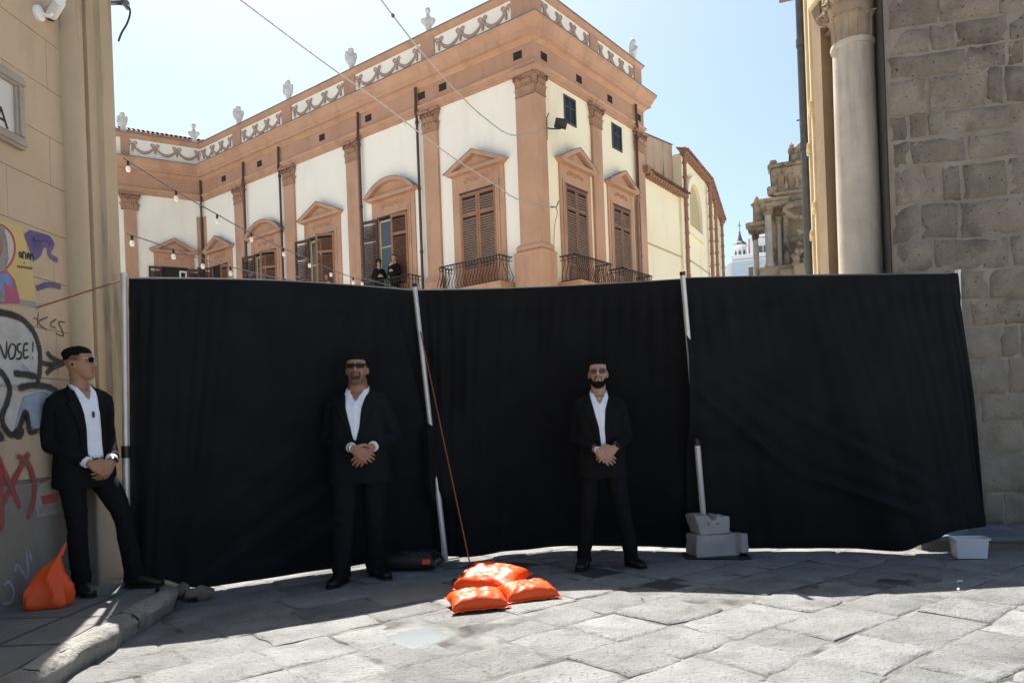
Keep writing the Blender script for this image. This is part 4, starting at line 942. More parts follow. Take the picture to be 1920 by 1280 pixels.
for k, x in enumerate((-.15, .45, 1.05)):
    q = MB(); q.prism(arch_poly(x, .17, 15.1, 15.7, 0, 8), -.02, .0, 1); rough(q, .02, 3); o = q.build('attic_panel', m_sidebrown, tw); fix_normals(o.data)
    q = MB(); q.lathe([(.07, 0), (.12, .2), (.10, .45), (.05, .62), (.08, .7), (.01, .8)], 8, (x + .3, -.05, 14.85)); q.build('statuette', m_old, tw, ang=50)
stone('crest', [(.35, 1.9, .2, 1.1, 16.5, 17.05), (.8, 1.5, .25, 1.0, 17.0, 17.25)])
for x in (.5, 1.55):
    q = MB(); q.lathe([(.16, 0), (.21, .15), (.24, .35), (.13, .55), (.18, .62), (.02, .8)], 10, (x, .45, 17.0)); rough(q, .05, 4); q.build('urn', m_old, tw, ang=50)
q = MB(); q.tube([(.75, .4, 17.1), (.95, .4, 17.5), (1.15, .4, 17.35), (1.3, .4, 17.6)], [.14, .2, .16, .1], 8, 3); rough(q, .08, 4); q.build('broken_scroll', m_old, tw, ang=50)
# shell pediment and carved trophy lower down
q = MB()
for k in range(7):
    a = pi * (k + .5) / 7; q.tube([(.9, -.45, 13.15), (.9 - .5 * cos(a), -.6, 13.15 - .25 * sin(a) + .1), (.9 - .95 * cos(a), -.55, 13.75 - .75 * sin(a))], [.05, .13, .17], 6, 3)
rough(q, .04, 3); q.build('shell_niche', m_old, tw, ang=50)
q = MB(); q.tube([(-.05, -.6, 13.55), (.3, -.75, 13.72), (.9, -.78, 13.8), (1.5, -.72, 13.72), (1.9, -.6, 13.5)], [.12, .17, .19, .17, .12], 8, 3); rough(q, .06, 4); q.build('curved_cornice', m_old, tw, ang=50)
stone('pilaster', [(-.1, .2, -.35, .3, 10.2, 13.5), (1.9, 2.4, -.35, .3, 9, 13.6)])
q = MB(); rt = random.Random(4)
for k in range(22): q.ell((.9 + rt.uniform(-.55, .5), -.75 + rt.uniform(-.2, .1), 10.7 + rt.uniform(-.6, 1.5)), (rt.uniform(.1, .24), rt.uniform(.1, .2), rt.uniform(.12, .3)), 8, 6)
rough(q, .1, 3); q.build('carved_trophy', m_old, tw, ang=40)
stone('trophy_pedestal', [(.35, 1.6, -1.05, -.2, 0, 10.2)])
q = MB(); q.tube([(1.75, -.9, 9.6), (1.75, -.92, 10.6), (1.7, -.9, 11.4), (1.72, -.9, 11.7)], [.22, .26, .16, .05], 9, 3); q.ell((1.7, -.95, 11.85), (.13, .14, .18)); rough(q, .06, 4); q.build('statue', m_oldcol, tw, ang=50)
q = MB(); q.tube([(1.05, .5, 17.3), (1.05, .5, 19.75)], .035, 6); q.box(.85, 1.25, .47, .53, 19.05, 19.12); q.box(1.0, 1.12, .46, .54, 18.6, 18.95); q.build('iron_cross', m_wire, tw)

# ================================================================== FAR PALE BLUE HOUSE AND BELFRY
far = thing('pale_blue_house', 'far pale blue house with white attic beside the carved church front', 'building', (25.9, 80, 0), radians(-18))
q = MB(); q.box(-1.6, 8, -1, 9, 0, 18.2); q.build('wall', m_blue, far)
q = MB(); q.box(-1.75, 8.1, -1.15, 9, 18.2, 18.55, .04); q.box(-1.7, 8.05, -1.08, 9, 17.9, 18.02); q.build('cornice', m_bluew, far)
q = MB(); q.box(.3, 8, 1, 9, 18.55, 20.6); q.build('attic', m_bluew, far)
q = MB(); q.prism([(.1, 20.6), (8.2, 20.6), (8.2, 21.1)], .9, 9, 1); o = q.build('attic_roof', m_tile, far); fix_normals(o.data)
q = MB(); q.prism([(-1.6, 0), (-1.6, 18.1), (-4.2, 16.2), (-4.2, 0)], -.6, 9, 1); o = q.build('side_wing', m_bluew, far); fix_normals(o.data)
for x, z, w, h in ((.6, 15.2, 1.1, 2.0), (2.6, 15.2, 1.1, 2.0), (1.6, 19.3, 1.0, .9)):
    yy = -1.03 if z < 18 else .97
    q = MB(); q.box(x - w / 2, x + w / 2, yy, yy + .05, z - h / 2 + 1, z + h / 2 + 1) if z < 18 else q.box(x - w / 2, x + w / 2, yy, yy + .05, z - h / 2, z + h / 2); wd = q.build('window', m_slate, far)
    q = MB(); zz = z + 1 if z < 18 else z
    q.box(x - w / 2 - .12, x + w / 2 + .12, yy - .04, yy + .0, zz + h / 2, zz + h / 2 + .14); q.box(x - .04, x + .04, yy - .02, yy - .003, zz - h / 2, zz + h / 2); q.build('frame', m_bluew, wd)
bf = thing('white_belfry', 'far white octagonal belfry with dark pointed cap and vane', 'tower', (27.65, 88, 0))
R_ = .72
q = MB(); q.lathe([(R_, 0), (R_, 19.4), (R_ * 1.12, 19.5), (R_ * 1.12, 19.7), (R_, 19.75), (R_, 21.3), (R_ * 1.25, 21.4), (R_ * 1.25, 21.55)], 8); q.build('drum', m_bluew, bf)
q = MB(); q.lathe([(R_ * 1.2, 21.56), (R_ * .95, 21.85), (R_ * .55, 22.05), (R_ * .40, 22.3), (R_ * .26, 22.7), (R_ * .14, 23.0), (R_ * .18, 23.1), (.03, 23.3)], 8); q.build('cap', m_slate, bf)
for a in range(8):
    q = MB(RZ(a * pi / 4 + pi / 8)); q.prism([(-.15, 20.0), (.15, 20.0), (.15, 20.7), (0, 20.95), (-.15, 20.7)], R_ * .93, R_ * .96, 1); o = q.build('belfry_opening', m_slate, bf); fix_normals(o.data)
q = MB(); q.tube([(0, 0, 23.2), (0, 0, 24.4)], .04, 5); q.box(-.2, .2, -.03, .03, 23.9, 23.98); q.build('vane', m_wire, bf)

# ================================================================== STONE CHURCH ON THE RIGHT
rc = thing('stone_church', 'grey brown tuff church wall with marble corner column on the right', 'building', (S0.x, S0.y, 0))
RM = frame((0, 0, 0), (dW.x, dW.y, 0), (nW.x, nW.y, 0), (0, 0, 1))      # s to the right, out to the street
RH = 8.5
b = MB(RM); b.box(.0, 5.2, -1.2, -.02, 0, RH); b.build('wall_core', m_mortar, rc)
b = MB(RM); b.grid(lambda u, v: (.004 + 3.4 * u, .005 + .011 * noise.noise((u * 17, v * 40, 3)) + .006 * noise.noise((u * 60, v * 140, 5)) - (.04 if u in (0, 1) else 0), 7.6 * v), 110, 240); b.build('mortar_bed', m_mortar, rc, ang=60)
rs2 = random.Random(12); z = .10; row = 0
while z < 7.4:
    h = rs2.uniform(.22, .40)
    x = .02
    while x < 3.2:
        l = rs2.choice((.16, .24, .36, .5, .66)) * rs2.uniform(.9, 1.12); x1 = x + l
        gp = rs2.uniform(-.002, .009)
        def sf(u, v, x=x, x1=x1, z=z, h=h, sd=row * 31 + int(x * 100), gp=gp):
            # front face dished over rounded, chipped edges
            xx = x + gp + (x1 - x - 2 * gp) * u; zz = z + gp + (h - 2 * gp) * v
            e = min(u * (x1 - x), (1 - u) * (x1 - x), v * h, (1 - v) * h)
            o_ = .004 + .013 * (1 - exp(-e / .02)) + .014 * noise.noise((xx * 5, zz * 5, sd)) + .010 * noise.noise((xx * 17, zz * 17, sd)) - (.03 if e <= 1e-6 else 0)
            jx = .022 * noise.noise((zz * 9, sd, 1.3)) ; jz = .022 * noise.noise((xx * 9, sd, 4.1)) + .03 * noise.noise((xx * 1.7, row * .37, 9))
            return (xx + jx, o_, zz + jz)
        q = MB(RM); nu_ = 6 if l < .5 else 9; us = [0, .012 / l] + [.012 / l + (1 - .024 / l) * i / (nu_ - 2) for i in range(1, nu_ - 2)] + [1 - .012 / l, 1]; vs_ = [0, .012 / h] + [.012 / h + (1 - .024 / h) * i / 4 for i in range(1, 4)] + [1 - .012 / h, 1]
        q.grid(lambda u, v: sf(us[round(u * (len(us) - 1))], vs_[round(v * (len(vs_) - 1))]), len(us) - 1, len(vs_) - 1)
        o = q.build('stone_block', m_stone_lo if z < 1.9 else m_stone, rc, ang=70)
        x = x1
    z += h; row += 1
b = MB(RM); b.box(-.014, .0, -1.2, -.035, 0, RH); b.build('return_shade_cover', m_nook, rc)  # thin dark cover, painted shade over the return of the wall
# nook with the column
def rl_(p): return (p[0] - S0.x, p[1] - S0.y)
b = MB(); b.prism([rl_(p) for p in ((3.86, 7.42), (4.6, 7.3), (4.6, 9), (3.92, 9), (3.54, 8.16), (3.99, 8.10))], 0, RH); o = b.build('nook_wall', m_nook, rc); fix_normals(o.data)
b = MB(); b.prism([rl_(p) for p in ((3.49, 8.08), (3.70, 8.05), (3.70, 8.3), (3.49, 8.3))], 0, RH - .01); o = b.build('nook_pilaster', m_sidebrown, rc); fix_normals(o.data)
cx, cy = 3.705 - S0.x, 7.80 - S0.y
q = MB(); q.lathe([(.30, 0), (.30, .35), (.27, .40), (.25, .48), (.225, .55), (.217, 2.45), (.212, 3.6), (.200, 5.02), (.218, 5.03), (.222, 5.055), (.215, 5.08), (.2, 5.085)], 40, (cx, cy, 0)); colo = q.build('corner_column', m_column, rc, ang=40)
q = MB(); q.lathe([(.235, 2.52), (.255, 2.56), (.25, 2.62), (.22, 2.65)], 36, (cx, cy, 0), cap=False); q.build('shaft_ring', m_column, colo, ang=50)
cap = MB(); cap.lathe([(.198, 5.08), (.205, 5.25), (.225, 5.45), (.27, 5.62)], 28, (cx, cy, 0)); capo = cap.build('column_capital', m_colcap, rc, ang=50)
q = MB(); hw = .34; q.prism([(cx + hw * 1.02 * cos(a) * (1 if k % 2 == 0 else .80), cy + hw * 1.02 * sin(a) * (1 if k % 2 == 0 else .80)) for k, a in enumerate([pi / 4 + i * pi / 4 + radians(-12) for i in range(8)])], 5.60, 5.70); q.build('abacus', m_colcap, capo)
q = MB(); q.box(cx - .26, cx + .6, cy - .30, cy + .5, 5.705, 6.1, .02); q.build('impost_block', m_sidewall, rc)
def acanthus(a, z0, h, w, r0, curl):
    q = MB(T(cx, cy, 0) @ RZ(a)); v = []; f = []; seg = 8; nw = 8
    for i in range(seg + 1):
        t = i / seg; up = z0 + h * sin(min(t * 1.25, 1.25) / 1.25 * 1.75) / sin(1.75) * (1 if t < .8 else 1 - (t - .8) * .45)
        out = r0 + .012 + .02 * t + curl * max(0, t - .45) ** 2 * 3.2
        ww = w / 2 * (.62 + .75 * sin(pi * min(t, .85))) * (1 if t < .75 else 1 - (t - .75) * 1.9)
        for k in range(nw + 1):
            s_ = k / nw * 2 - 1; lob = 1 + .10 * cos(i * pi)
            v.append((out - .035 * s_ * s_ + .012 * cos(s_ * 3 * pi) - .01, s_ * ww * lob, up))
    for i in range(seg):
        for k in range(nw): f.append((i * (nw + 1) + k, i * (nw + 1) + k + 1, (i + 1) * (nw + 1) + k + 1, (i + 1) * (nw + 1) + k))
    q.add(v, f); q.build('acanthus_leaf', m_colcap, capo, ang=50)
for k in range(8): acanthus(k * pi / 4 + radians(-102), 5.085, .25, .13, .195, .10)
for k in range(8): acanthus(k * pi / 4 + radians(-102 + 22.5), 5.10, .40, .135, .19, .14)
for k in range(4):
    a = pi / 4 + k * pi / 2 + radians(-12); q = MB(T(cx, cy, 0) @ RZ(a) @ T(.315, 0, 5.50) @ RX(pi / 2)); tbp = []
    for i in range(20):
        aa = i / 19 * 4 * pi; r = .075 * (1 - i / 23); tbp.append((r * cos(aa), r * sin(aa), 0))
    q.tube(tbp, [(.022, .028)] * 20, 6); q.build('volute', m_colcap, capo, ang=50)
for k in range(4):
    a = k * pi / 2 + radians(-12)
    for sg in (-1, 1):
        q = MB(T(cx, cy, 0) @ RZ(a) @ T(.255, sg * .055, 5.50) @ RY(pi / 2)); tbp = [(.048 * (1 - i / 17) * cos(i / 14 * 3 * pi), sg * .048 * (1 - i / 17) * sin(i / 14 * 3 * pi), 0) for i in range(15)]
        q.tube(tbp, .014, 5); q.build('small_volute', m_colcap, capo, ang=50)
# street side running back: golden limestone with lesenes
sd = Vector((sin(radians(21)), cos(radians(21)))); sn = Vector((-sd.y, sd.x)); A0 = Vector((3.505, 8.14)) - S0
SM = frame((A0.x, A0.y, 0), (sd.x, sd.y, 0), (sn.x, sn.y, 0), (0, 0, 1))
b = MB(SM); b.box(.0, 11, -3, 0, 0, 11.5); b.build('side_wall', m_sidewall, rc)
z = 1.5; k = 0
while z < 9:                                     # coursed ashlar on the lit flank
    s_ = .02 if k % 2 else .30
    while s_ < 6:
        q = MB(SM); dd = rs2.uniform(.006, .022); q.box(s_ + .006, s_ + .59, -.01, dd, z + .006, z + .405, .005); q.build('ashlar_block', m_sidewall, rc); s_ += .6
    z += .41; k += 1
for s_, w, p_ in ((.55, .22, .05), (1.6, .3, .06), (3.2, .3, .07)):
    q = MB(SM); q.box(s_, s_ + w, -.02, p_, 0, 11, .01); q.build('lesene', m_sidewall, rc)
    for z in ((3.9, 5.2) if s_ > 1 else ()): q = MB(SM); q.box(s_ - .02, s_ + w + .02, p_ - .01, p_ + .03, z, z + .10, .012); q.build('moulding', m_sidewall, rc)
b = MB(SM); b.box(6.0, 6.5, -.3, .13, 0, 11.4); b.build('projecting_pier', m_sidebrown, rc)
q = MB(SM); q.tube([(4.4, .11, .1), (4.4, .11, 9.4)], .062, 12); dp = q.build('drainpipe', m_zinc, rc, ang=50)
for z in (3.7, 5.6, 7.3): q = MB(SM); q.tube([(4.4, .11, z), (4.4, .11, z + .12)], .076, 12); q.build('pipe_collar', m_zinc, dp, ang=50)
b = MB(SM); b.box(-.3, 11, -3, .45, 11.5, 11.8); b.build('eave', m_sidebrown, rc)
# ================================================================== BLACK SCREEN
def poly_at(P, u):
    L = [0]
    for a, b_ in zip(P, P[1:]): L.append(L[-1] + (Vector(b_) - Vector(a)).length)
    d = u * L[-1]
    for i in range(len(P) - 1):
        if d <= L[i + 1] + 1e-9: t = (d - L[i]) / max(1e-9, L[i + 1] - L[i]); return Vector(P[i]).lerp(Vector(P[i + 1]), t)
    return Vector(P[-1])
def smooth_at(P, u):
    P = [Vector(p) for p in P]; n = len(P) - 1; x = u * n; i = min(int(x), n - 1); t = x - i
    p0 = P[max(i - 1, 0)]; p1 = P[i]; p2 = P[i + 1]; p3 = P[min(i + 2, n)]
    return .5 * ((2 * p1) + (p2 - p0) * t + (2 * p0 - 5 * p1 + 4 * p2 - p3) * t * t + (3 * p1 - p0 - 3 * p2 + p3) * t ** 3)
def drape(name, label, top, bot, seed, creases=(), left=None, right=None, nu=150, nv=90, hem_curl=.02):
    rd = random.Random(seed)
    def f(u, v):
        a = smooth_at(top, u); b_ = smooth_at(bot, u)
        # cloth falls nearly straight, flaring at the foot
        p = a.lerp(b_, v); tv = smooth_at(top, min(1, u + .01)) - smooth_at(top, max(0, u - .01)); n = Vector((tv.y, -tv.x, 0)).normalized()
        e = min(u, 1 - u)
        d = .010 * sin(u * 2 * pi * 21 + 3 * noise.noise((u * 6, v * .8, seed))) * exp(-v * 2.2) * (.25 + .75 * exp(-e * 5)) * smoothstep(0, .10, v) * 1.5
        d += .055 * noise.noise((u * 9, v * 1.1, seed + .5)) * smoothstep(0, .25, v) + .022 * noise.noise((u * 26, v * 2.2, seed + 4)) * smoothstep(.02, .2, v) * (.4 + .8 * exp(-e * 6))
        d += .05 * noise.noise((u * 2.3, v * 1.3, seed + 8)) * smoothstep(0, .5, v)
        if v < .105: d += .016 * (1 - smoothstep(.095, .105, v)) * (1 - .6 * (1 - smoothstep(0, .012, v)))
        if v > .955: d += .010
        for (u0, v0, u1, v1, amp, wd) in creases:
            du, dv = u1 - u0, (v1 - v0); L = hypot(du, dv); t = ((u - u0) * du + (v - v0) * dv) / L / L
            q = ((u - u0) * dv - (v - v0) * du) / L
            if -.1 < t < 1.1: d += amp * exp(-(q / wd) ** 2) * smoothstep(-.1, .15, t) * (1 - smoothstep(.8, 1.1, t)) - amp * .6 * exp(-((q - wd * 1.5) / wd) ** 2) * smoothstep(-.1, .15, t) * (1 - smoothstep(.8, 1.1, t))
        p = p + n * d
        tdir = tv.normalized()
        if left:
            k = (1 - smoothstep(.08, .22, u)) * left(v); p = p + n * .15 * k - tdir * .02 * k
        if right:
            k = (1 - smoothstep(.05, .12, 1 - u)) * right(v); p = p + n * .20 * k + tdir * .10 * k
        return p
    q = MB(); q.grid(lambda u, v: f(u, v), nu, nv)
    me = q.mesh(name, 180)
    o = link(name, me, m_curtain)
    tag(o, label, 'curtain', 'black drapes of the screen')
    md = o.modifiers.new('thickness', 'SOLIDIFY'); md.thickness = .004
    return o
PT = [at(238, 524, 5.8), at(779, 542, 6.95), at(1278, 520, 6.42), at(1800, 513, 6.6)]     # pole heads
PF = [Vector((-3.03, 5.84, .14)), Vector((-.66, 6.98, .0)), Vector((1.735, 6.87, .0)), Vector((4.14, 6.86, .125))]
def sag(a, b_, d, y=0): m = (a + b_) / 2; return [a, a.lerp(b_, .25) - Vector((0, y * .7, d * .75)), m - Vector((0, y, d)), a.lerp(b_, .75) - Vector((0, y * .7, d * .75)), b_]
V3 = lambda *a: Vector(a)
drape('black_curtain', 'black drape between the left wall pole and the middle pole, behind the goateed man', sag(PT[0] + V3(.02, 0, .015), PT[1] + V3(-.02, .02, 0), .005, .20),
      [V3(-3.02, 5.80, .16), V3(-2.80, 5.80, .15), V3(-2.55, 5.95, .045), V3(-2.2, 6.28, .03), V3(-1.67, 6.64, .03), V3(-1.2, 6.92, .05), V3(-.56, 7.16, .08)], 1,
      creases=((.35, .98, .98, .45, .03, .02), (.55, .95, 1.0, .6, .025, .02), (.2, .9, .6, .55, .02, .025), (.9, .1, .98, .8, .025, .015)))
drape('black_curtain', 'black drape between the middle pole and the pole on the concrete blocks', sag(PT[1] + V3(.02, .02, 0), PT[2] + V3(.08, .05, 0), -.004, -.13),
      [V3(-.76, 7.08, .03), V3(-.45, 7.03, .03), V3(-.10, 7.2, .035), V3(.43, 7.34, .04), V3(1.10, 7.2, .04), V3(1.88, 6.96, .03)], 2,
      creases=((.05, .3, .03, .95, .03, .015), (.95, .2, .99, .9, .03, .02), (.1, .2, .06, .7, .02, .02)), left=lambda v: smoothstep(.40, .56, v) * (1 - smoothstep(.74, .86, v)))
drape('black_curtain', 'black drape at the right end of the screen with long diagonal creases', sag(PT[2] + V3(.02, .02, 0), PT[3] + V3(-.04, -.02, 0), -.008) ,
      [V3(1.58, 6.90, .03), V3(2.1, 6.90, .03), V3(2.5, 6.80, .03), V3(3.0, 6.66, .03), V3(3.36, 6.52, .03), V3(3.62, 6.55, .10), V3(3.9, 6.66, .15), V3(4.15, 6.78, .15), V3(4.37, 6.92, .145)], 3,
      creases=((.02, .38, .30, .72, .045, .018), (.30, .72, .62, .90, .04, .018), (.10, .30, .42, .60, .028, .02), (.42, .60, .70, .82, .028, .02), (.93, .05, .96, .95, .03, .012), (.6, .95, .85, .75, .03, .03)), left=lambda v: smoothstep(.14, .30, v) * (1 - smoothstep(.48, .66, v)))

def pole(i, label, out=.045, foot=None, jz=()):
    a = PT[i].copy(); f = PF[i].copy(); n = Vector((0, -1, 0)); t = thing('screen_pole', label, 'pole', tuple(f + n * out), group='poles of the black screen')
    d = a - f; a2 = d + d.normalized() * .03
    q = MB(); q.tube([(0, 0, 0), tuple(d * .42), tuple(d * .4201), tuple(a2)], [.027, .027, .0225, .0225], 14); q.build('tube', m_alu, t, ang=40)
    q = MB()
    q.tube([tuple(d * .41), tuple(d * .45)], .032, 12)
    q.build('clamp', m_blackpl, t, ang=40)
    q = MB(); q.tube([tuple(a2 * .992), tuple(a2 * 1.004)], .025, 12); q.build('end_cap', m_blackpl if i in (1, 2) else m_alu, t, ang=40)
    return t
pole(0, 'aluminium screen pole against the beige wall at the left'); pole(1, 'leaning aluminium pole in the middle of the screen, tied with an orange rope'); pole(2, 'leaning aluminium pole standing in the concrete blocks'); pole(3, 'aluminium pole head at the right end by the stone wall', -.03)
# ropes
def rope(name, pts, r, label, mat=m_rope, cat='rope', sub=1, n=6):
    P0 = Vector(pts[0]); q = MB(); q.tube([Vector(p) - P0 for p in pts], r, n, sub); o = q.build(name, mat, None, Matrix.Translation(P0), ang=60); tag(o, label, cat); return o
p0 = PT[1].lerp(PF[1], .16) + V3(0.01, -.07, 0)
rope('guy_rope', [p0, V3(-.355, 5.735, .155)], .0055, 'thin rust orange guy rope from the middle pole down to the orange bags')
lp = on_left(68, 577, .01); pL = Vector((LO.x + LD.x * lp[0] + LN.x * .01, LO.y + LD.y * lp[0] + LN.y * .01, lp[1]))
rope('tie_rope', [pL, PT[0] + V3(-.03, -.05, -.02)], .006, 'thin orange rope from the poster to the head of the left pole')

# ------------------------------------------------------------------ bags
def pillow(L, W, H, seed, flange=.02, nu=26, nv=22):
    """a filled welded bag: top and bottom skins meeting in a flat seam, corners pulled out, folds running from the seam"""
    q = MB()
    def skin(sg):
        def f(u, v):
            x = (u * 2 - 1); y = (v * 2 - 1); ax, ay = abs(x), abs(y)
            inner = max(0, 1 - max(ax, ay) ** 5) ** .5 * (1 - .35 * (ax * ay) ** 1.5)
            pin = 1 - .09 * (1 - ay ** 2) * ax ** 6; pin2 = 1 - .09 * (1 - ax ** 2) * ay ** 6
            h = H * inner * (1 if sg > 0 else .25)
            fold = (noise.noise((x * 3, y * 3, seed)) * .16 + abs(noise.noise((x * 6, y * 1.5, seed + 3))) * .14 - abs(noise.noise((x * 1.7, y * 7, seed + 5))) * .12) * inner * H * (1 if sg > 0 else .1)
            zed = sg * h + fold
            z0 = .25 * H + .010 + .012 * noise.noise((x * 4, y * 4, seed + 11)) * (1 - inner)
            return (x * L / 2 * pin, y * W / 2 * pin2, max(.003, z0 + zed))
        return f
    q.grid(skin(1), nu, nv); q.grid(skin(-1), nu, nv, flip=True); return q
def bag(label, loc, rz, L, W, H, seed, mat=m_orange, tilt=(0, 0), name='weight_bag', grp='orange weight bags at the middle of the screen'):
    t = thing(name, label, 'bag', loc, rz, grp); t.rotation_euler = (tilt[0], tilt[1], rz)
    q = pillow(L, W, H, seed); me = q.mesh('skin'); bm = bmesh.new(); bm.from_mesh(me); bmesh.ops.remove_doubles(bm, verts=bm.verts, dist=.0005); bm.to_mesh(me); bm.free(); shade(me, 60)
    link('skin', me, mat, t)
    q = MB()
    for sg in (-1, 1): q.grid(lambda u, v, sg=sg: ((u * 2 - 1) * L / 2 * (1 + .02), sg * (W / 2 * (.90 + .10 * abs(u * 2 - 1) ** 2) + (v - .3) * .034), .25 * H + .011 + .010 * noise.noise((u * 9, sg, seed)) + .012 * (v) * noise.noise((u * 14, sg * 2, seed + 2))), 24, 3)
    o = q.build('seam_flange', mat, t, ang=60); o.modifiers.new('t', 'SOLIDIFY').thickness = .002
    return t
c1 = gz(925, 1098); c2 = gz(888, 1142); c3 = gz(985, 1122)
bA = bag('rearmost orange plastic weight bag, tied to the rope', (-.19, 5.62, .045), radians(-24), .50, .36, .10, 3, tilt=(radians(17), radians(4)))
bB = bag('front left orange plastic weight bag with the pale sun glare', (-.285, 5.15, .0), radians(14), .40, .27, .085, 8, tilt=(radians(7), 0))
bC = bag('right-hand orange plastic weight bag with a pinched corner', (.065, 5.36, .0), radians(20), .40, .27, .085, 14, tilt=(radians(6), 0))
q = MB(); P_ = [(-.19, .03, .105), (-.22, -.05, .09), (-.24, -.12, .06)]; q.tube(P_, .012, 6, 3); q.build('strap', m_blackpl, bA)
for p in ((-.19, .04, .108), (-.24, -.12, .062)): q = MB(T(*p) @ RX(.5)); q.lathe([(.018, 0), (.034, 0), (.034, .012), (.018, .012)], 14, cap=False); q.build('eyelet', m_blackpl, bA, ang=40)
bD = bag('black weight bag with an orange label lying at the foot of the middle pole', (-.98, 6.66, .0), radians(-8), .62, .34, .13, 21, mat=m_blackpvc, grp=None)
q = MB(T(.22, -.16, .09) @ RX(radians(70))); q.box(-.035, .035, -.022, .022, 0, .003); q.build('label', m_orange, bD)
# upright bag by the left wall
bl = thing('weight_bag', 'upright orange plastic weight bag slumped against the graffitied wall', 'bag', (-3.14, 5.0, .14), radians(20))
def tear(u, v):
    a = 2 * pi * u; z = v * .36; r = .160 * (1 - .15 * v) * (1 - smoothstep(.25, .97, v)) ** .62 + .006
    if v < .14: r *= sqrt(max(0, 1 - (1 - v / .14) ** 2)) * .25 + .75
    sq = 1 / max(abs(cos(a)), abs(sin(a))) ; rr = r * (1 + (sq - 1) * .55 * (1 - v))
    w6 = (a + 2.2 * z + .35 * noise.noise((0, 0, z * 6))) % (pi / 3) - pi / 6; fold = (cos(pi / 6) / cos(w6)) ** (1 + 1.2 * v) * (1 + .12 * noise.noise((cos(a) * 1.5, sin(a) * 1.5, z * 6 + 3)))
    x = rr * fold * cos(a) * 1.0 + .05 * smoothstep(.6, 1, v) * (1 - v * .1); y = rr * fold * sin(a) * .78
    return (x + .03 * v * v, y, z)
q = MB(); q.grid(tear, 40, 34); q.add([(0, 0, .002)], []); me = q.mesh('skin', 24); link('skin', me, m_orange, bl)
q = MB(); q.prism([(.06, .34), (.09, .335), (.115, .42), (.11, .425)], -.006, .006, 1); q.build('neck_tip', m_orange, bl)

# ------------------------------------------------------------------ concrete blocks, tub
def cblock(label, loc, rz, dims, seed, cut=None):
    q = MB(); L, W, H = dims; bm = bmesh.new(); bmesh.ops.create_cube(bm, size=1)
    for v in bm.verts: v.co = (v.co.x * L, v.co.y * W, (v.co.z + .5) * H)
    bmesh.ops.bevel(bm, geom=bm.edges[:], offset=.006, segments=2, affect='EDGES'); bmesh.ops.subdivide_edges(bm, edges=[e for e in bm.edges if e.calc_length() > .05], cuts=7, use_grid_fill=True)
    for v in bm.verts:
        if cut: v.co = cut(v.co)
        n_ = noise.noise(v.co * 9 + Vector((seed, 0, 0))) * .012 + noise.noise(v.co * 30 + Vector((seed, 0, 0))) * .007; v.co += v.co.normalized() * n_
        ed = sum(1 for a, m in ((v.co.x, L / 2), (v.co.y, W / 2)) if abs(abs(a) - m) < .03)
        if ed == 2: v.co.z *= 1 - .03 * abs(noise.noise(v.co * 12 + Vector((seed, 3, 0))))
    me = bpy.data.meshes.new('concrete_block'); bm.to_mesh(me); bm.free(); shade(me, 35)
    o = link('concrete_block', me, m_block, None, Matrix.Translation(loc) @ RZ(rz)); tag(o, label, 'block', 'concrete blocks weighting the pole'); return o
bz = V3(1.755, 6.70, 0)
q = MB(); q.box(-.27, .29, -.18, .17, .004, .016, .004); o = q.build('base_plate', m_blackpl, None, Matrix.Translation((1.77, 6.70, .006)) @ RZ(radians(-6))); tag(o, 'black flat base plate under the lower concrete block', 'plate')
cblock('lower wide grey concrete block at the foot of the pole', (1.76, 6.70, .023), radians(9), (.40, .24, .19), 1)
def brk(c):
    # broken upper half: the left end raked outward, a notch along the top for the pole
    x, y, z = c; x2 = x - .05 * (z / .17) * (1 if x < -.1 else 0); z2 = z - (.045 if (z > .1 and -.06 < x < .03) else 0) - (.02 if (z > .1 and x > .05) else 0); return Vector((x2, y, z2))
cblock('broken upper concrete block with a notch, resting on the lower one', (1.745, 6.71, .2165), radians(12), (.28, .20, .17), 5, brk)
cblock('small broken chunk of concrete leaning beside the blocks', (1.985, 6.62, .05), radians(35), (.09, .10, .17), 9)
tub = thing('plastic_tub', 'white rectangular plastic tub standing by the stone step', 'tub', (3.78, 6.24, .004), radians(-14))
q = MB(); L0, L1, W0, W1, H_ = .115, .128, .075, .087, .165; t_ = .006
def rr_(l, w, z, c=.02):
    pts = []
    for sx, sy, a0 in ((1, 1, 0), (-1, 1, pi / 2), (-1, -1, pi), (1, -1, 3 * pi / 2)):
        for k in range(4): a = a0 + k / 3 * pi / 2; pts.append((sx * (l - c) + c * cos(a), sy * (w - c) + c * sin(a), z))
    return pts
R_ = [rr_(L0, W0, 0), rr_(L0 + .002, W0 + .002, .02), rr_(L1, W1, H_ - .012), rr_(L1 + .012, W1 + .012, H_ - .01), rr_(L1 + .012, W1 + .012, H_), rr_(L1 - t_, W1 - t_, H_), rr_(L0 - t_, W0 - t_, .01)]
k = 16; vs = [p for r in R_ for p in r]; fs = [(j * k + i, j * k + (i + 1) % k, (j + 1) * k + (i + 1) % k, (j + 1) * k + i) for j in range(len(R_) - 1) for i in range(k)] + [tuple(range(k - 1, -1, -1)), tuple(range((len(R_) - 1) * k, len(R_) * k))]
q.add(vs, fs); q.build('shell', m_tub, tub, ang=35)
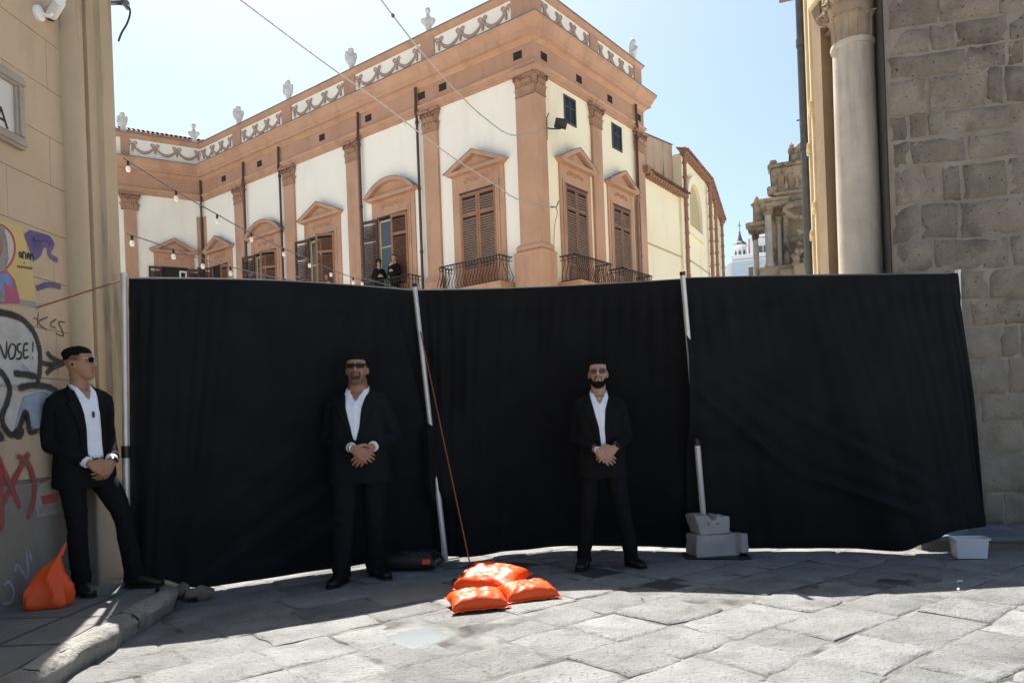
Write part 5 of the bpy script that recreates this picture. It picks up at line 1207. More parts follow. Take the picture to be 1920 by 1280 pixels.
# litter
for i, (px, py, w, mt, lab) in enumerate(((1505 / 1.0 + 295, 1090, .05, m_white, 'small white paper scrap in the shade near the right edge'), (1798, 1105, .05, m_white, 'white paper scrap lying nearest the sunlit strip at the right'), (1205, 1123, .07, m_wood_d, 'thin dark twig on sunlit paving right of the orange bags'), (1383, 1078, .09, m_wood_d, 'thin dark twig in the shade in front of the right-hand drape'))):
    p = gz(px, py, .008); q = MB(RZ(i * .7 + .3)); q.tube([(-w / 2, 0, .003), (0, .006, .006), (w / 2, 0, .003)], .003 if i > 1 else (.006), 5, 2); o = q.build('paper_scrap' if i < 2 else 'twig', mt, None, Matrix.Translation(p)); tag(o, lab, 'litter')

# ------------------------------------------------------------------ wires and string lights
def catmull(P, n=8):
    out = []
    for i in range(len(P) - 1):
        for k in range(n): out.append(smooth_at(P, (i + k / n) / (len(P) - 1)))
    return out + [Vector(P[-1])]
def light_string(label, P, bulbs, r=.006):
    P = [Vector(p) for p in P]; t = thing('string_lights', label, 'string lights', tuple(P[0])); O = P[0]
    q = MB(); q.tube([p - O for p in catmull(P)], r, 5); q.build('cable', m_wire, t, ang=60)
    for u in bulbs:
        c = smooth_at(P, u) - O
        q = MB(); q.lathe([(.001, -.052), (.016, -.05), (.019, -.036), (.021, -.026), (.017, -.010), (.010, .0)], 12); bb = q.build('bulb', m_bulb, t, Matrix.Translation(c + V3(0, 0, -.045)), ang=60)
        q = MB(); q.lathe([(.011, 0), (.0125, .004), (.0125, .032), (.008, .046), (.001, .047)], 10); q.build('socket', m_blackpl, bb, ang=40)
def lpts(L): return [at(x, y, d) for x, y, d in L]
s1_ = lpts([(232, 297, 6.55), (330, 358, 7.15), (407, 402, 7.75), (471, 437, 8.4), (580, 487, 9.5), (662, 520, 10.5), (760, 545, 12.5)]) + [Vector((1.1, 22.9, 3.9))]
light_string('upper string of small bulbs crossing in front of the palace windows', s1_, [i / 7 for i in (.12, 1, 2, 3, 3.55, 4, 4.5, 5, 5.4)])
s2_ = lpts([(238, 438, 6.55), (325, 467, 7.1), (380, 486, 7.6), (432, 500, 8.2), (500, 517, 9.0), (560, 528, 10.0), (640, 545, 11.5)]) + [Vector((.2, 23.4, 3.5))]
light_string('lower string of small bulbs just above the left drape', s2_, [i / 7 for i in (.15, 1, 2, 3, 4, 4.6)])
end_lo = palace_M @ Vector((.55, -.30, 8.05)); end_hi = palace_M @ Vector((.45, -.14, 10.5))
wA = [V3(-9.0, 6.4, 9.3), V3(-9.0, 6.4, 9.3).lerp(at(385, -50, 11.8), .7)] + lpts([(385, -50, 11.8), (448, -2, 12.4), (600, 112, 14.0), (719, 197, 15.6), (793, 254, 17.0), (859, 302, 18.4), (930, 348, 20.2), (977, 376, 21.0)]) + [end_lo]
wB = [V3(-9.5, 6.4, 9.4), V3(-9.5, 6.4, 9.4).lerp(at(668, -66, 12.6), .75)] + lpts([(668, -66, 12.6), (713, -2, 13.2), (771, 74, 14.2), (808, 118, 15.0), (859, 175, 16.4), (911, 223, 18.0), (964, 254, 20.0)]) + [end_hi]
for P, lab, drips in ((wA, 'lower pale wire with hanging icicle lights, running to the palace pier', True), (wB, 'upper pale wire sagging to the floodlight on the palace pier', False)):
    O = P[0]; t = thing('overhead_wire', lab, 'wire', tuple(O)); Q = catmull(P, 10)
    q = MB(); q.tube([p - O for p in Q], .015, 5); q.tube([p - O + V3(.012 * sin(i * 1.9), 0, .014 * cos(i * 1.9)) for i, p in enumerate(catmull(P, 30))], .006, 4); q.build('cable', m_wire_l, t)
    q = MB(); rq = random.Random(2)
    for p in Q[55::3]:
        L_ = rq.uniform(.04, .13) if drips else .03; q.tube([p - O, p - O + V3(.01, 0, -L_)], .005, 4)
    q.build('droppers', m_wire_l, t, kind='stuff')
    q = MB(); q.ell(Q[24 if drips else 34] - O, (.035, .06, .03), 8, 6); q.build('connector', m_lens2, t)
# ================================================================== PEOPLE
def skin_mat(name, base, lip, stub):
    m = pmat(name, base, tuple(c * .9 for c in base), 40, .55, .15, 120, spec=.35, sss=.12, bdist=.002)
    nt = m.node_tree; b_ = nt.nodes['Principled BSDF']; lk = b_.inputs['Base Color'].links[0]; src = lk.from_socket
    at_ = nt.nodes.new('ShaderNodeAttribute'); at_.attribute_name = 'tint'
    mx = nt.nodes.new('ShaderNodeMix'); mx.data_type = 'RGBA'; mx.blend_type = 'MULTIPLY'; mx.inputs[0].default_value = 1.0
    nt.links.new(src, mx.inputs[6]); nt.links.new(at_.outputs['Color'], mx.inputs[7]); nt.links.new(mx.outputs[2], b_.inputs['Base Color']); return m
# head rings: (height fraction chin->crown, half width, front y, back y)
HEAD = [(-.02, .022, -.080, -.040), (.03, .038, -.094, -.012), (.09, .047, -.100, .012), (.17, .055, -.099, .040), (.27, .061, -.098, .064), (.38, .066, -.095, .080), (.48, .0695, -.091, .090), (.57, .0715, -.088, .096),
        (.66, .0745, -.096, .101), (.76, .076, -.094, .103), (.85, .0725, -.084, .098), (.92, .062, -.064, .084), (.97, .044, -.038, .058), (1.0, .018, -.004, .024)]
HH = .232
def hring(t):
    for a, b_ in zip(HEAD, HEAD[1:]):
        if t <= b_[0]:
            k = max(0, (t - a[0]) / (b_[0] - a[0])); k = k * k * (3 - 2 * k) * .35 + k * .65
            return [a[i] + (b_[i] - a[i]) * k for i in (1, 2, 3)]
    return list(HEAD[-1][1:])
def hsurf(t, a, off=0.0, wide=1.0):
    """point on the head: t height fraction, a angle (0 = face front, positive to +x)"""
    w, f, bk = hring(t); cy = (f + bk) / 2; ry = (bk - f) / 2
    s_, c_ = sin(a), cos(a); e = 2 / 2.25
    x = w * wide * math.copysign(abs(s_) ** e, s_); y = -ry * math.copysign(abs(c_) ** e, c_) + cy
    n = Vector((s_ / max(w, .01), -c_ / max(ry, .01), 0)).normalized()
    up = 0.0
    if t > .8: up = (t - .8) / .2
    if t < .12: up = -(.12 - t) / .14
    n = (n * (1 - abs(up) * .8) + Vector((0, 0, up))).normalized()
    return Vector((x, y, t * HH)) + n * off
def head_grid(offf, nu=64, nv=44, wide=1.0, t0=-.02, t1=1.0):
    q = MB(); vs = []; fs = []
    for j in range(nv + 1):
        t = t0 + (t1 - t0) * j / nv
        for i in range(nu):
            a = 2 * pi * i / nu - pi; vs.append(hsurf(t, a, offf(t, a), wide))
    for j in range(nv):
        for i in range(nu): fs.append((j * nu + i, j * nu + (i + 1) % nu, (j + 1) * nu + (i + 1) % nu, (j + 1) * nu + i))
    fs.append(tuple(range(nu - 1, -1, -1))); fs.append(tuple(range(nv * nu, (nv + 1) * nu)))
    q.add(vs, fs); return q
def head_parts(wide):
    q = head_grid(lambda t, a: 0.0, 48, 36, wide)
    q.tube([(0, -.088, .60 * HH), (0, -.098, .53 * HH), (0, -.114, .46 * HH), (0, -.124, .415 * HH), (0, -.102, .385 * HH)], [(.010, .010), (.011, .012), (.013, .014), (.0145, .013), (.011, .008)], 10, 3)
    for sg in (-1, 1):
        q.ell((sg * .013, -.100, .405 * HH), (.010, .012, .009), 10, 7); q.ell((sg * .032, -.086, .645 * HH), (.026, .013, .009), 10, 7)
        M = T(sg * .0745 * wide, .012, .50 * HH) @ RZ(sg * -.35); q.add([M @ Vector((.009 * cos(p) * cos(a), .019 * cos(p) * sin(a) * 1.0, .033 * sin(p))) for p in [-pi / 2 + pi * j / 8 for j in range(9)] for a in [2 * pi * i / 12 for i in range(12)]], [(j * 12 + i, j * 12 + (i + 1) % 12, (j + 1) * 12 + (i + 1) % 12, (j + 1) * 12 + i) for j in range(8) for i in range(12)])
    q.ell((0, -.097, .300 * HH), (.023, .009, .0062), 12, 7); q.ell((0, -.096, .262 * HH), (.020, .010, .0075), 12, 7); q.ell((0, -.092, .10 * HH), (.022, .014, .018), 12, 8)
    return q
def hand(mb, wrist, fwd, back, thumb, curl=(.5, .6, .5), sc=1.14, spread=.07):
    """palm, four jointed fingers and a thumb leaving the side of the palm; 'back' = direction of the back of the hand, 'thumb' = side the thumb is on"""
    w = Vector(wrist); f = Vector(fwd).normalized(); n = Vector(back); n = (n - f * n.dot(f)).normalized(); sd_ = Vector(thumb); sd_ = (sd_ - f * sd_.dot(f) - n * sd_.dot(n)).normalized()
    L = .080 * sc
    mb.tube([w - f * .018, w, w + f * L * .35, w + f * L * .75, w + f * L], [(.022 * sc, .018 * sc), (.025 * sc, .019 * sc), (.038 * sc, .019 * sc), (.042 * sc, .016 * sc), (.038 * sc, .012 * sc)], 14, 2, ref=sd_)
    for k, (off, ln) in enumerate(((.033, .090), (.0112, .101), (-.0112, .095), (-.032, .075))):
        p = w + f * L * (.95 if k in (1, 2) else .90) + sd_ * off * sc; d = (f + sd_ * off * spread * 16).normalized(); pts = [p - d * .02, p]; a = 0; dd = d
        for s_, cu in zip((.44, .32, .26), curl):
            a = cu; dd = (dd * cos(a) - n * sin(a)).normalized(); nn = n; p = p + dd * ln * s_ * sc; pts.append(p); n2 = dd.cross(sd_).normalized(); n_use = n2 if n2.dot(n) > 0 else -n2; n = n_use
        n = Vector(back); n = (n - f * n.dot(f)).normalized()
        r = (.0088, .0090, .0087, .0076)[k] * sc
        mb.tube(pts, [r * .9, r * 1.08, r * 1.02, r * .96, r * .78], 9, 3)
    p = w + f * .022 * sc + sd_ * .024 * sc - n * .006; pts = [p]; 
    for d, l in (((f * .55 + sd_ * .75 - n * .2), .040), ((f * .85 + sd_ * .35 - n * .3), .032), ((f * .95 + sd_ * .1 - n * .3), .024)): p = p + Vector(d).normalized() * l * sc; pts.append(p)
    mb.tube(pts, [.015 * sc, .0125 * sc, .0105 * sc, .007 * sc], 9, 3)
TOR = [(.775, .006, .220, .150), (.86, .004, .216, .152), (.95, .0, .206, .150), (1.08, .0, .190, .142), (1.20, .0, .195, .146), (1.30, .0, .203, .147), (1.37, .006, .196, .132), (1.42, .012, .172, .108), (1.455, .018, .140, .084), (1.485, .022, .104, .070), (1.52, .024, .088, .064), (1.545, .022, .076, .060)]
def tor(z, G):
    if z <= TOR[0][0]: r = TOR[0][1:]
    else:
        r = TOR[-1][1:]
        for a, b_ in zip(TOR, TOR[1:]):
            if z <= b_[0]: k = (z - a[0]) / (b_[0] - a[0]); k = k * k * (3 - 2 * k) * .5 + k * .5; r = [a[i] + (b_[i] - a[i]) * k for i in (1, 2, 3)]; break
    bel = G.get('belly', 0) * exp(-((z - 1.08) / .16) ** 2); gw = 1 + (G['girth'] - 1) * (1 - smoothstep(1.40, 1.52, z)); gs = 1 + (G.get('sh', G['girth']) - 1) * smoothstep(1.2, 1.38, z) * (1 - smoothstep(1.44, 1.52, z))
    return r[0] - bel * .5, r[1] * max(gw if z < 1.3 else 1, gs if z >= 1.3 else gw), r[2] * gw + bel * .5
def tfront(x, z, G, off=0.0):
    cy, rx, ry = tor(z, G); k = min(.995, abs(x) / rx); return cy - ry * (1 - k ** 2.5) ** (1 / 2.5) - off
def torso_mesh(q, G, z0, z1, shrink=0.0, nz_=34, nu=40, wr=0.0):
    vs = []; fs = []
    for j in range(nz_ + 1):
        z = z0 + (z1 - z0) * j / nz_; cy, rx, ry = tor(z, G)
        for i in range(nu):
            a = 2 * pi * i / nu; s_, c_ = sin(a), -cos(a); e = 2 / 2.5
            x = (rx - shrink) * math.copysign(abs(s_) ** e, s_); y = cy + (ry - shrink) * math.copysign(abs(c_) ** e, c_)
            w = wr * noise.noise((x * 9, y * 9, z * 6 + G['seed'])) * (1 - smoothstep(1.4, 1.5, z)); vs.append((x * (1 + w), y * (1 + w), z))
    for j in range(nz_):
        for i in range(nu): fs.append((j * nu + i, j * nu + (i + 1) % nu, (j + 1) * nu + (i + 1) % nu, (j + 1) * nu + i))
    fs.append(tuple(range(nu - 1, -1, -1))); fs.append(tuple(range(nz_ * nu, (nz_ + 1) * nu))); q.add(vs, fs)
def front_patch(G, zs, xl, xr, off, nu=8, thick=.003):
    """sheet lying on the chest between xl(z) and xr(z)"""
    q = MB(); z0, z1 = zs
    q.grid(lambda u, v: (lambda z: (lambda x: (x, tfront(x, z, G, off(u, v) if callable(off) else off), z))(xl(z) + (xr(z) - xl(z)) * u))(z0 + (z1 - z0) * v), nu, 26); return q
def lerpf(pts):
    def f(z):
        if z <= pts[0][0]: return pts[0][1]
        for a, b_ in zip(pts, pts[1:]):
            if z <= b_[0]: return a[1] + (b_[1] - a[1]) * (z - a[0]) / (b_[0] - a[0])
        return pts[-1][1]
    return f
def nudge(me, fn):
    n = len(me.vertices); co = [0.0] * (3 * n); me.vertices.foreach_get('co', co); no = [0.0] * (3 * n); me.vertex_normals.foreach_get('vector', no); out = co[:]
    for i in range(n):
        d = fn(Vector(co[3 * i:3 * i + 3]))
        for k in range(3): out[3 * i + k] += no[3 * i + k] * d
    me.vertices.foreach_set('co', out); me.update()
def person(label, loc, rz, G, group=None):
    H = G['H'] / 1.80; P = thing('person', label, 'person', loc, rz, group); P.scale = (H, H, H)
    lean = G.get('lean', Matrix.Identity(4))                         # bend of the upper body about the hips
    seed = G['seed']; suit = G['suit']; vox = G.get('vox', .0048)
    W = G.get('headw', 1.0)
    HM = lean @ T(*G.get('headpos', (0, -.012, 1.572))) @ RZ(G.get('hyaw', 0)) @ RX(G.get('hpitch', 0)) @ Matrix.Diagonal((W, 1, 1, 1))
    S_ = {}
    for k in (-1, 1): S_[k] = lean @ Vector((k * .158 * G.get('sh', G['girth']), .02, 1.392))
    q = MB()
    # ---- body: one continuous skin
    hp = head_parts(1.0); q.add([HM @ Vector(v) for v in hp.v], hp.f)
    nk = [lean @ Vector((0, .03, 1.40)), lean @ Vector((0, .022, 1.49)), (lean @ Vector((0, .014, 1.55))), HM @ Vector((0, .016, .05)), HM @ Vector((0, .012, .09))]
    nr = G.get('neck', 1.0); q.tube(nk, [(.074 * nr, .066 * nr), (.064 * nr, .062 * nr), (.060 * nr, .060 * nr), (.057 * nr, .060 * nr), (.05, .055)], 20, 3, ref=(1, 0, 0))
    tq = MB(lean); torso_mesh(tq, G, .86, 1.53, .026, 20, 28); q.add(tq.v, tq.f)
    legs = {}
    for k in (-1, 1):
        hip = Vector((k * .098 * G['girth'], .005, .93)); ft = G['foot'][k]; an = Vector((ft[0], ft[1] + .0, .085 + ft[3] if len(ft) > 3 else .085)); kn = hip.lerp(an, .52) + Vector(G.get('knee', {}).get(k, (0, -.02, 0))); legs[k] = (hip, kn, an, ft[2])
        q.tube([hip + V3(0, 0, .06), hip, hip.lerp(kn, .5), kn, kn.lerp(an, .35), an, an - V3(0, 0, .05)], [.085, .088, .072, .052, .052, .036, .04], 12, 2)
        el, wr = Vector(G['elbow'][k]), Vector(G['wrist'][k]); fw = (wr - el).normalized()
        q.tube([S_[k], S_[k].lerp(el, .5), el, el.lerp(wr, .35), wr + fw * .01], [.055, .048, .040, .040, .026], 12, 2)
        hd = G['hand'][k]; hand(q, wr, *hd)
    me = remesh(q.mesh('body'), vox, G.get('sm', 1), .45)
    ca = me.color_attributes.new('tint', 'FLOAT_COLOR', 'POINT'); HI = HM.inverted(); cols = []
    stub = G.get('stubble', (0.75, .70, .68)); lipc = (.78, .45, .45); browc = (.16, .13, .12); fade = G.get('fade')
    cut = (HM @ Vector((0, 0, -.03))).z - .03
    for v in me.vertices:
        if v.co.z < cut: cols += [1.0, 1.0, 1.0, 1.0]; continue
        p = HI @ v.co; t = p.z / HH; c = [1.0, 1.0, 1.0]
        if -.1 < t < 1.1 and abs(p.x) < .1 and abs(p.y) < .14:
            def mixc(k, cc):
                for i in range(3): c[i] += (cc[i] - c[i]) * k
            sb = smoothstep(.36, .22, t) if False else (1 - smoothstep(.24, .38, t)) * (1 - smoothstep(.045, .075, p.y)) * smoothstep(-.15, -.02, t)
            mixc(sb * G.get('stubk', .5), stub)
            if p.y < -.075: mixc(smoothstep(.34, .32, t) * 0 + exp(-((t - .283) / .028) ** 2) * (1 - smoothstep(.018, .026, abs(p.x))) * .75, lipc)
            if p.y < -.05: mixc(exp(-((t - .665) / .018) ** 2) * smoothstep(.010, .016, abs(p.x)) * (1 - smoothstep(.046, .054, abs(p.x))) * .9, browc)
            if fade: mixc(min(1, fade(t, p)), (.30, .28, .28))
            if abs(p.x) > .070: mixc(.25, (1.0, .72, .68))
        cols += [*c, 1.0]
    ca.data.foreach_set('color', cols); link('body', me, G['skin'], P)
    # ---- hair and beard: offset skins that sink under the scalp outside the hair line
    def shell(name, off, mat, nu=150, nv=90):
        s_ = head_grid(off, nu, nv); o = MB(HM); o.add(s_.v, s_.f); ob = o.build(name, mat, P, ang=180)
        ca = ob.data.color_attributes.new('tint', 'FLOAT_COLOR', 'POINT'); cc = []
        for v in s_.v: gk = 1 - smoothstep(.07, .13, v[2] / HH); cc += [gk, gk, gk, 1]
        ca.data.foreach_set('color', cc[:4 * len(ob.data.vertices)]); return ob
    hk = G['hair']; shell('hair', lambda t, a: hk(t, a), m_hair)
    if G.get('beard'): shell('beard', G['beard'], G.get('beardmat', m_hair))
    # ---- glasses
    gl = G.get('glasses')
    if gl:
        gz_ = gl.get('z', .565) * HH; lw, lh = gl.get('w', .029), gl.get('h', .0165); fr = MB(HM)
        for sg in (-1, 1):
            pts = [(sg * .034 + lw * cp * (1), 0, gz_ + lh * sp) for cp, sp in gl['shape']]
            def wrap(p): x = p[0]; return (x, -.112 + 3.4 * x * x + gl.get('tilt', 0) * (p[2] - gz_), p[2])
            pr = [wrap(p) for p in pts]; n = len(pr); ln = MB(HM); ln.add([(x, y - .0015, z) for x, y, z in pr] + [(x, y + .0015, z) for x, y, z in pr], [tuple(range(n)), tuple(range(2 * n - 1, n - 1, -1))] + [(i, n + i, n + (i + 1) % n, (i + 1) % n) for i in range(n)])
            ln.build('lens', gl['lens'], P)
            if gl.get('rim', .002): fr.tube(pr + [pr[0]], gl['rim'], 6)
            fr.tube([wrap((sg * (.034 + lw), 0, gz_ + lh * .55)), (sg * .0755, -.07, gz_ + lh * .6), (sg * .080, .0, gz_ + .006), (sg * .079, .016, gz_ - .006)], gl.get('arm', .0028), 6, 3)
        fr.tube([(-.010, -.113, gz_ + lh * .35), (0, -.115, gz_ + lh * .45), (.010, -.113, gz_ + lh * .35)], gl.get('bridge', .0025), 6, 2)
        fr.build('glasses_frame', gl['frame'], P, ang=60)
    # ---- jacket
    q = MB(); tq = MB(lean); torso_mesh(tq, G, .765 if G.get('jz') is None else G['jz'], 1.466, .0, 44, 56, .018); q.add(tq.v, tq.f)
    tz = MB(lean)
    for k in (-1, 1): tz.tube([(k * .055 * nr, .045, 1.475), (k * .10 * nr, .035, 1.447), (k * .15, .025, 1.412), (k * .19, .02, 1.375)], [.030, .045, .058, .062], 12, 3)
    tz.tube([(k_ * .001 + x, y, z) for k_ in (0,) for x, y, z in ((-.074 * nr, -.038, 1.452), (-.082 * nr, .012, 1.488), (-.058 * nr, .062, 1.512), (0, .084, 1.520), (.058 * nr, .062, 1.512), (.082 * nr, .012, 1.488), (.074 * nr, -.038, 1.452))], [(.011, .018)] * 7, 8, 4)
    q.add(tz.v, tz.f)
    for k in (-1, 1):
        el, wr = Vector(G['elbow'][k]), Vector(G['wrist'][k]); a = G.get('arm', 1.0); fw = (wr - el).normalized()
        root = lean @ Vector((k * .08, .02, 1.405))
        q.tube([root, S_[k] + V3(0, 0, -.005), S_[k].lerp(el, .35), S_[k].lerp(el, .7), el, el.lerp(wr, .3), el.lerp(wr, .65), wr - fw * .035], [.062 * a, .069 * a, .069 * a, .064 * a, .061 * a, .058 * a, .053 * a, .047 * a], 20, 4)
    me = q.mesh('jacket'); me = remesh(me, .0085 if vox < .008 else .018, 2, .5)
    nudge(me, lambda c: noise.noise(c * 7 + V3(seed, 0, 0)) * .008 + noise.noise(Vector((c.x * 16, c.y * 16, c.z * 9)) + V3(0, seed, 0)) * .006)
    shade(me, 180); jk = link('jacket', me, suit, P)
    LM_ = lean
    def onchest(q, name, mat, thick=.0025, parent=P):
        o = MB(LM_); o.add(q.v, q.f); ob = o.build(name, mat, parent, ang=60); ob.modifiers.new('t', 'SOLIDIFY').thickness = thick; return ob
    zb = G['v_bottom']; xl = lerpf(G['vl']); xr = lerpf(G['vr'])
    sh = front_patch(G, (zb, 1.462), xl, xr, lambda u, v: .010 + .003 * noise.noise((u * 5, v * 8, seed)) + .003 * exp(-((u - .5) / .1) ** 2), 12)
    # open the collar: drop vertices inside the neck V to the chest skin
    onchest(sh, 'shirt_front', m_shirt)
    q = MB(LM_)
    for zz in [zb + .03 + i * (1.39 - zb) / 5 for i in range(5)]: q.ell(((xl(zz) + xr(zz)) / 2, tfront((xl(zz) + xr(zz)) / 2, zz, G, .016), zz), (.0055, .003, .0055), 8, 5)
    q.build('shirt_buttons', m_shirt, P, kind='stuff')
    # collar band and flaps
    q = MB(LM_)
    def band(u, v): a = (u - .5) * 2 * 2.55; r = .066 * nr; rf = .064 * nr; return (r * sin(a) * (1 + .03 * v), .020 + rf * cos(a) - .012 * (1 - abs(u - .5) * 2) * 0, 1.480 + .028 * cos(a) + .040 * v - .0 * abs(sin(a)))
    q.grid(band, 40, 3); cb = q.build('collar', m_shirt, P, ang=60); cb.modifiers.new('t', 'SOLIDIFY').thickness = .003
    for sg in (-1, 1):
        q = MB(LM_); ax = sg * .062 * nr; A = [(sg * .067 * nr, .005, 1.516), (sg * .046 * nr, -.046 * nr, 1.494), (sg * .020, -.092, 1.436), (sg * .056, -.098, 1.405), (sg * .072 * nr, -.052, 1.462), (sg * .073 * nr, .0, 1.495)]
        A = [(x, min(y, tfront(x, z, G, .016)) if z < 1.47 else y, z) for x, y, z in A]
        q.add(A, [(0, 1, 4, 5), (1, 2, 3, 4)]); o = q.build('collar_flap', m_shirt, P); o.modifiers.new('t', 'SOLIDIFY').thickness = .004
    # skin of the open neck
    q = MB(LM_); q.grid(lambda u, v: (lambda z, hw: (hw * (u * 2 - 1), tfront(hw * (u * 2 - 1), z, G, .0145), z))(G.get('neck_z', 1.405) + (1.47 - G.get('neck_z', 1.405)) * v, .003 + (.036 * nr) * v), 6, 8); ob = q.build('open_neck', G['skin'], P, ang=60)
    ca = ob.data.color_attributes.new('tint', 'FLOAT_COLOR', 'POINT'); ca.data.foreach_set('color', [1.0] * 4 * len(ob.data.vertices))
    # lapels
    for sg, xf in ((-1, xl), (1, xr)):
        ow = lerpf([(zb, .012), (1.25, .050), (1.36, .075), (1.385, .082), (1.39, .052), (1.47, .045)])
        lp_ = front_patch(G, (zb - .01, 1.475), lambda z: xf(z) - sg * .004, lambda z: xf(z) + sg * ow(z), lambda u, v: .017 - .006 * u, 5); onchest(lp_, 'lapel', suit, .004)
    q = MB(LM_); zc = zb - .02
    for zz in G.get('jbuttons', (zc,)): xx = xl(zz) - .012 if G.get('open') else 0; q.M = LM_ @ T(xx, tfront(xx, zz, G, .012), zz) @ RX(pi / 2); q.lathe([(.001, .003), (.009, .003), (.010, 0), (.001, -.001)], 12)
    q.build('jacket_buttons', m_slate, P, ang=40, kind='stuff')
    # ---- trousers
    q = MB()
    q.ell((0, .01, .93), (.185 * G['girth'], .14 * G['girth'], .15), 24, 14)
    if G.get('open'): q.tube([(0, 0, .93), (0, 0, 1.02)], [(.18 * G['girth'], .14), (.178 * G['girth'], .136)], 28, ref=(1, 0, 0))
    for k in (-1, 1):
        hip, kn, an, ta = legs[k]; g_ = G['girth'] * G.get('leg', 1.0); hem = an + V3(0, .012, -.045)
        q.tube([hip + V3(0, .01, .07), hip + V3(0, .005, -.06), hip.lerp(kn, .55), kn, kn.lerp(an, .4) + V3(0, .012, 0), an + V3(0, .01, .05), hem], [(.098 * g_, .118 * g_), (.100 * g_, .112 * g_), (.086 * g_, .092 * g_), (.071 * g_, .074 * g_), (.067 * g_, .072 * g_), (.062 * g_, .072 * g_), (.061 * g_, .077 * g_)], 22, 6, ref=(1, 0, 0))
    me = remesh(q.mesh('trousers'), .010 if vox < .008 else .02, 2, .5)
    nudge(me, lambda c: noise.noise(Vector((c.x * 7, c.y * 7, c.z * 24)) + V3(seed, 0, 0)) * .012 * (exp(-((c.z - .14) / .10) ** 2) + .6 * exp(-((c.z - .52) / .12) ** 2)) + noise.noise(Vector((c.x * 14, c.y * 14, c.z * 5)) + V3(seed, 4, 0)) * .007)
    shade(me, 180); link('trousers', me, suit, P)
    # ---- shoes
    for k in (-1, 1):
        hip, kn, an, ta = legs[k]; M = T(an.x, an.y, an.z - .085) @ RZ(ta)
        q = MB(M); q.tube([(0, .075, .05), (0, .065, .052), (0, .02, .058), (0, -.05, .052), (0, -.12, .042), (0, -.175, .034), (0, -.205, .030), (0, -.216, .028)], [(.018, .022), (.034, .042), (.040, .052), (.043, .046), (.049, .036), (.046, .026), (.032, .018), (.012, .008)], 16, 3, ref=(1, 0, 0))
        q.tube([(0, .03, .05), (0, .025, .13)], [(.040, .052), (.042, .050)], 14, ref=(1, 0, 0)); sh_ = q.build('shoe', m_leather, P, ang=70)
        q = MB(M); out = [(.0, .08), (.03, .072), (.04, .04), (.036, -.02), (.048, -.10), (.050, -.15), (.036, -.205), (.0, -.225), (-.036, -.205), (-.050, -.15), (-.048, -.10), (-.036, -.02), (-.04, .04), (-.03, .072)]; q.prism(out[::-1], .001, .020); o = q.build('sole', m_leather, sh_); fix_normals(o.data)
    # ---- cuffs and extras
    for k in (-1, 1):
        el, wr = Vector(G['elbow'][k]), Vector(G['wrist'][k]); fw = (wr - el).normalized(); cl_ = G.get('cuff', .018)
        q = MB(); q.tube([wr - fw * .06, wr - fw * (.035 - cl_)], [.043, .041], 18); q.build('shirt_cuff', m_shirt, P, ang=50)
    for ex in G.get('extras', ()): ex(P, G, LM_)
    return P
def ring_on(k, d0, r, w, mat, name, box=None):
    def f(P, G, LM_):
        el, wr = Vector(G['elbow'][k]), Vector(G['wrist'][k]); fw = (wr - el).normalized(); c = wr + fw * d0
        q = MB(); s_ = fw.orthogonal().normalized(); u_ = fw.cross(s_); q.tube([c + (s_ * cos(a) + u_ * sin(a)) * r for a in [2 * pi * i / 20 for i in range(21)]], [(w, w * .6)] * 21, 6, cap=False); q.build(name, mat, P, ang=60)
        if box: b_ = Vector(box).normalized(); q = MB(frame(c + b_ * r, fw.cross(b_).normalized(), fw, b_)); q.box(-.017, .017, -.019, .019, -.003, .008, .003); q.build(name + '_face', m_lens, P)
    return f
rect = [(cos(a) * 1.0 if False else math.copysign(abs(cos(a)) ** .45, cos(a)), math.copysign(abs(sin(a)) ** .6, sin(a))) for a in [2 * pi * i / 24 for i in range(24)]]
ovl = [(math.copysign(abs(cos(a)) ** .7, cos(a)), math.copysign(abs(sin(a)) ** .8, sin(a)) * (1 if sin(a) > 0 else 1.1)) for a in [2 * pi * i / 24 for i in range(24)]]
def mk_hair(line_front, line_side, line_back, thick, top_extra=0.0, side_thick=.003, seed=0):
    def f(t, a):
        ca = cos(a); al = abs(a)
        # hair line height by direction: forehead, temple/over the ear, nape
        if al < .95: ln_ = line_front + .0 * al
        elif al < 1.35: ln_ = line_front + (line_side - line_front) * smoothstep(.95, 1.25, al)
        else: ln_ = line_side + (line_back - line_side) * smoothstep(1.5, 2.1, al)
        ln_ += .010 * noise.noise((a * 6, 1.7, seed)); k = smoothstep(ln_ - .04, ln_ + .03, t); k2 = smoothstep(ln_ - .02, ln_ + .17, t)
        top = smoothstep(.70, .86, t)
        th = (side_thick + (thick - side_thick) * top) + top_extra * top * max(0, ca) + (.0035 * noise.noise((a * 9, t * 30, seed)) + .0030 * noise.noise((a * 34, t * 44, seed + 2))) * (.3 + top)
        return -.006 + (.006 + .0018) * k + max(0, th - .0018) * k2
    return f
ID = Matrix.Identity(4)
sk2 = skin_mat('tanned_skin', (.36, .19, .115), None, None); sk3 = skin_mat('fair_skin', (.44, .255, .185), None, None); sk1 = skin_mat('olive_skin', (.39, .21, .135), None, None)
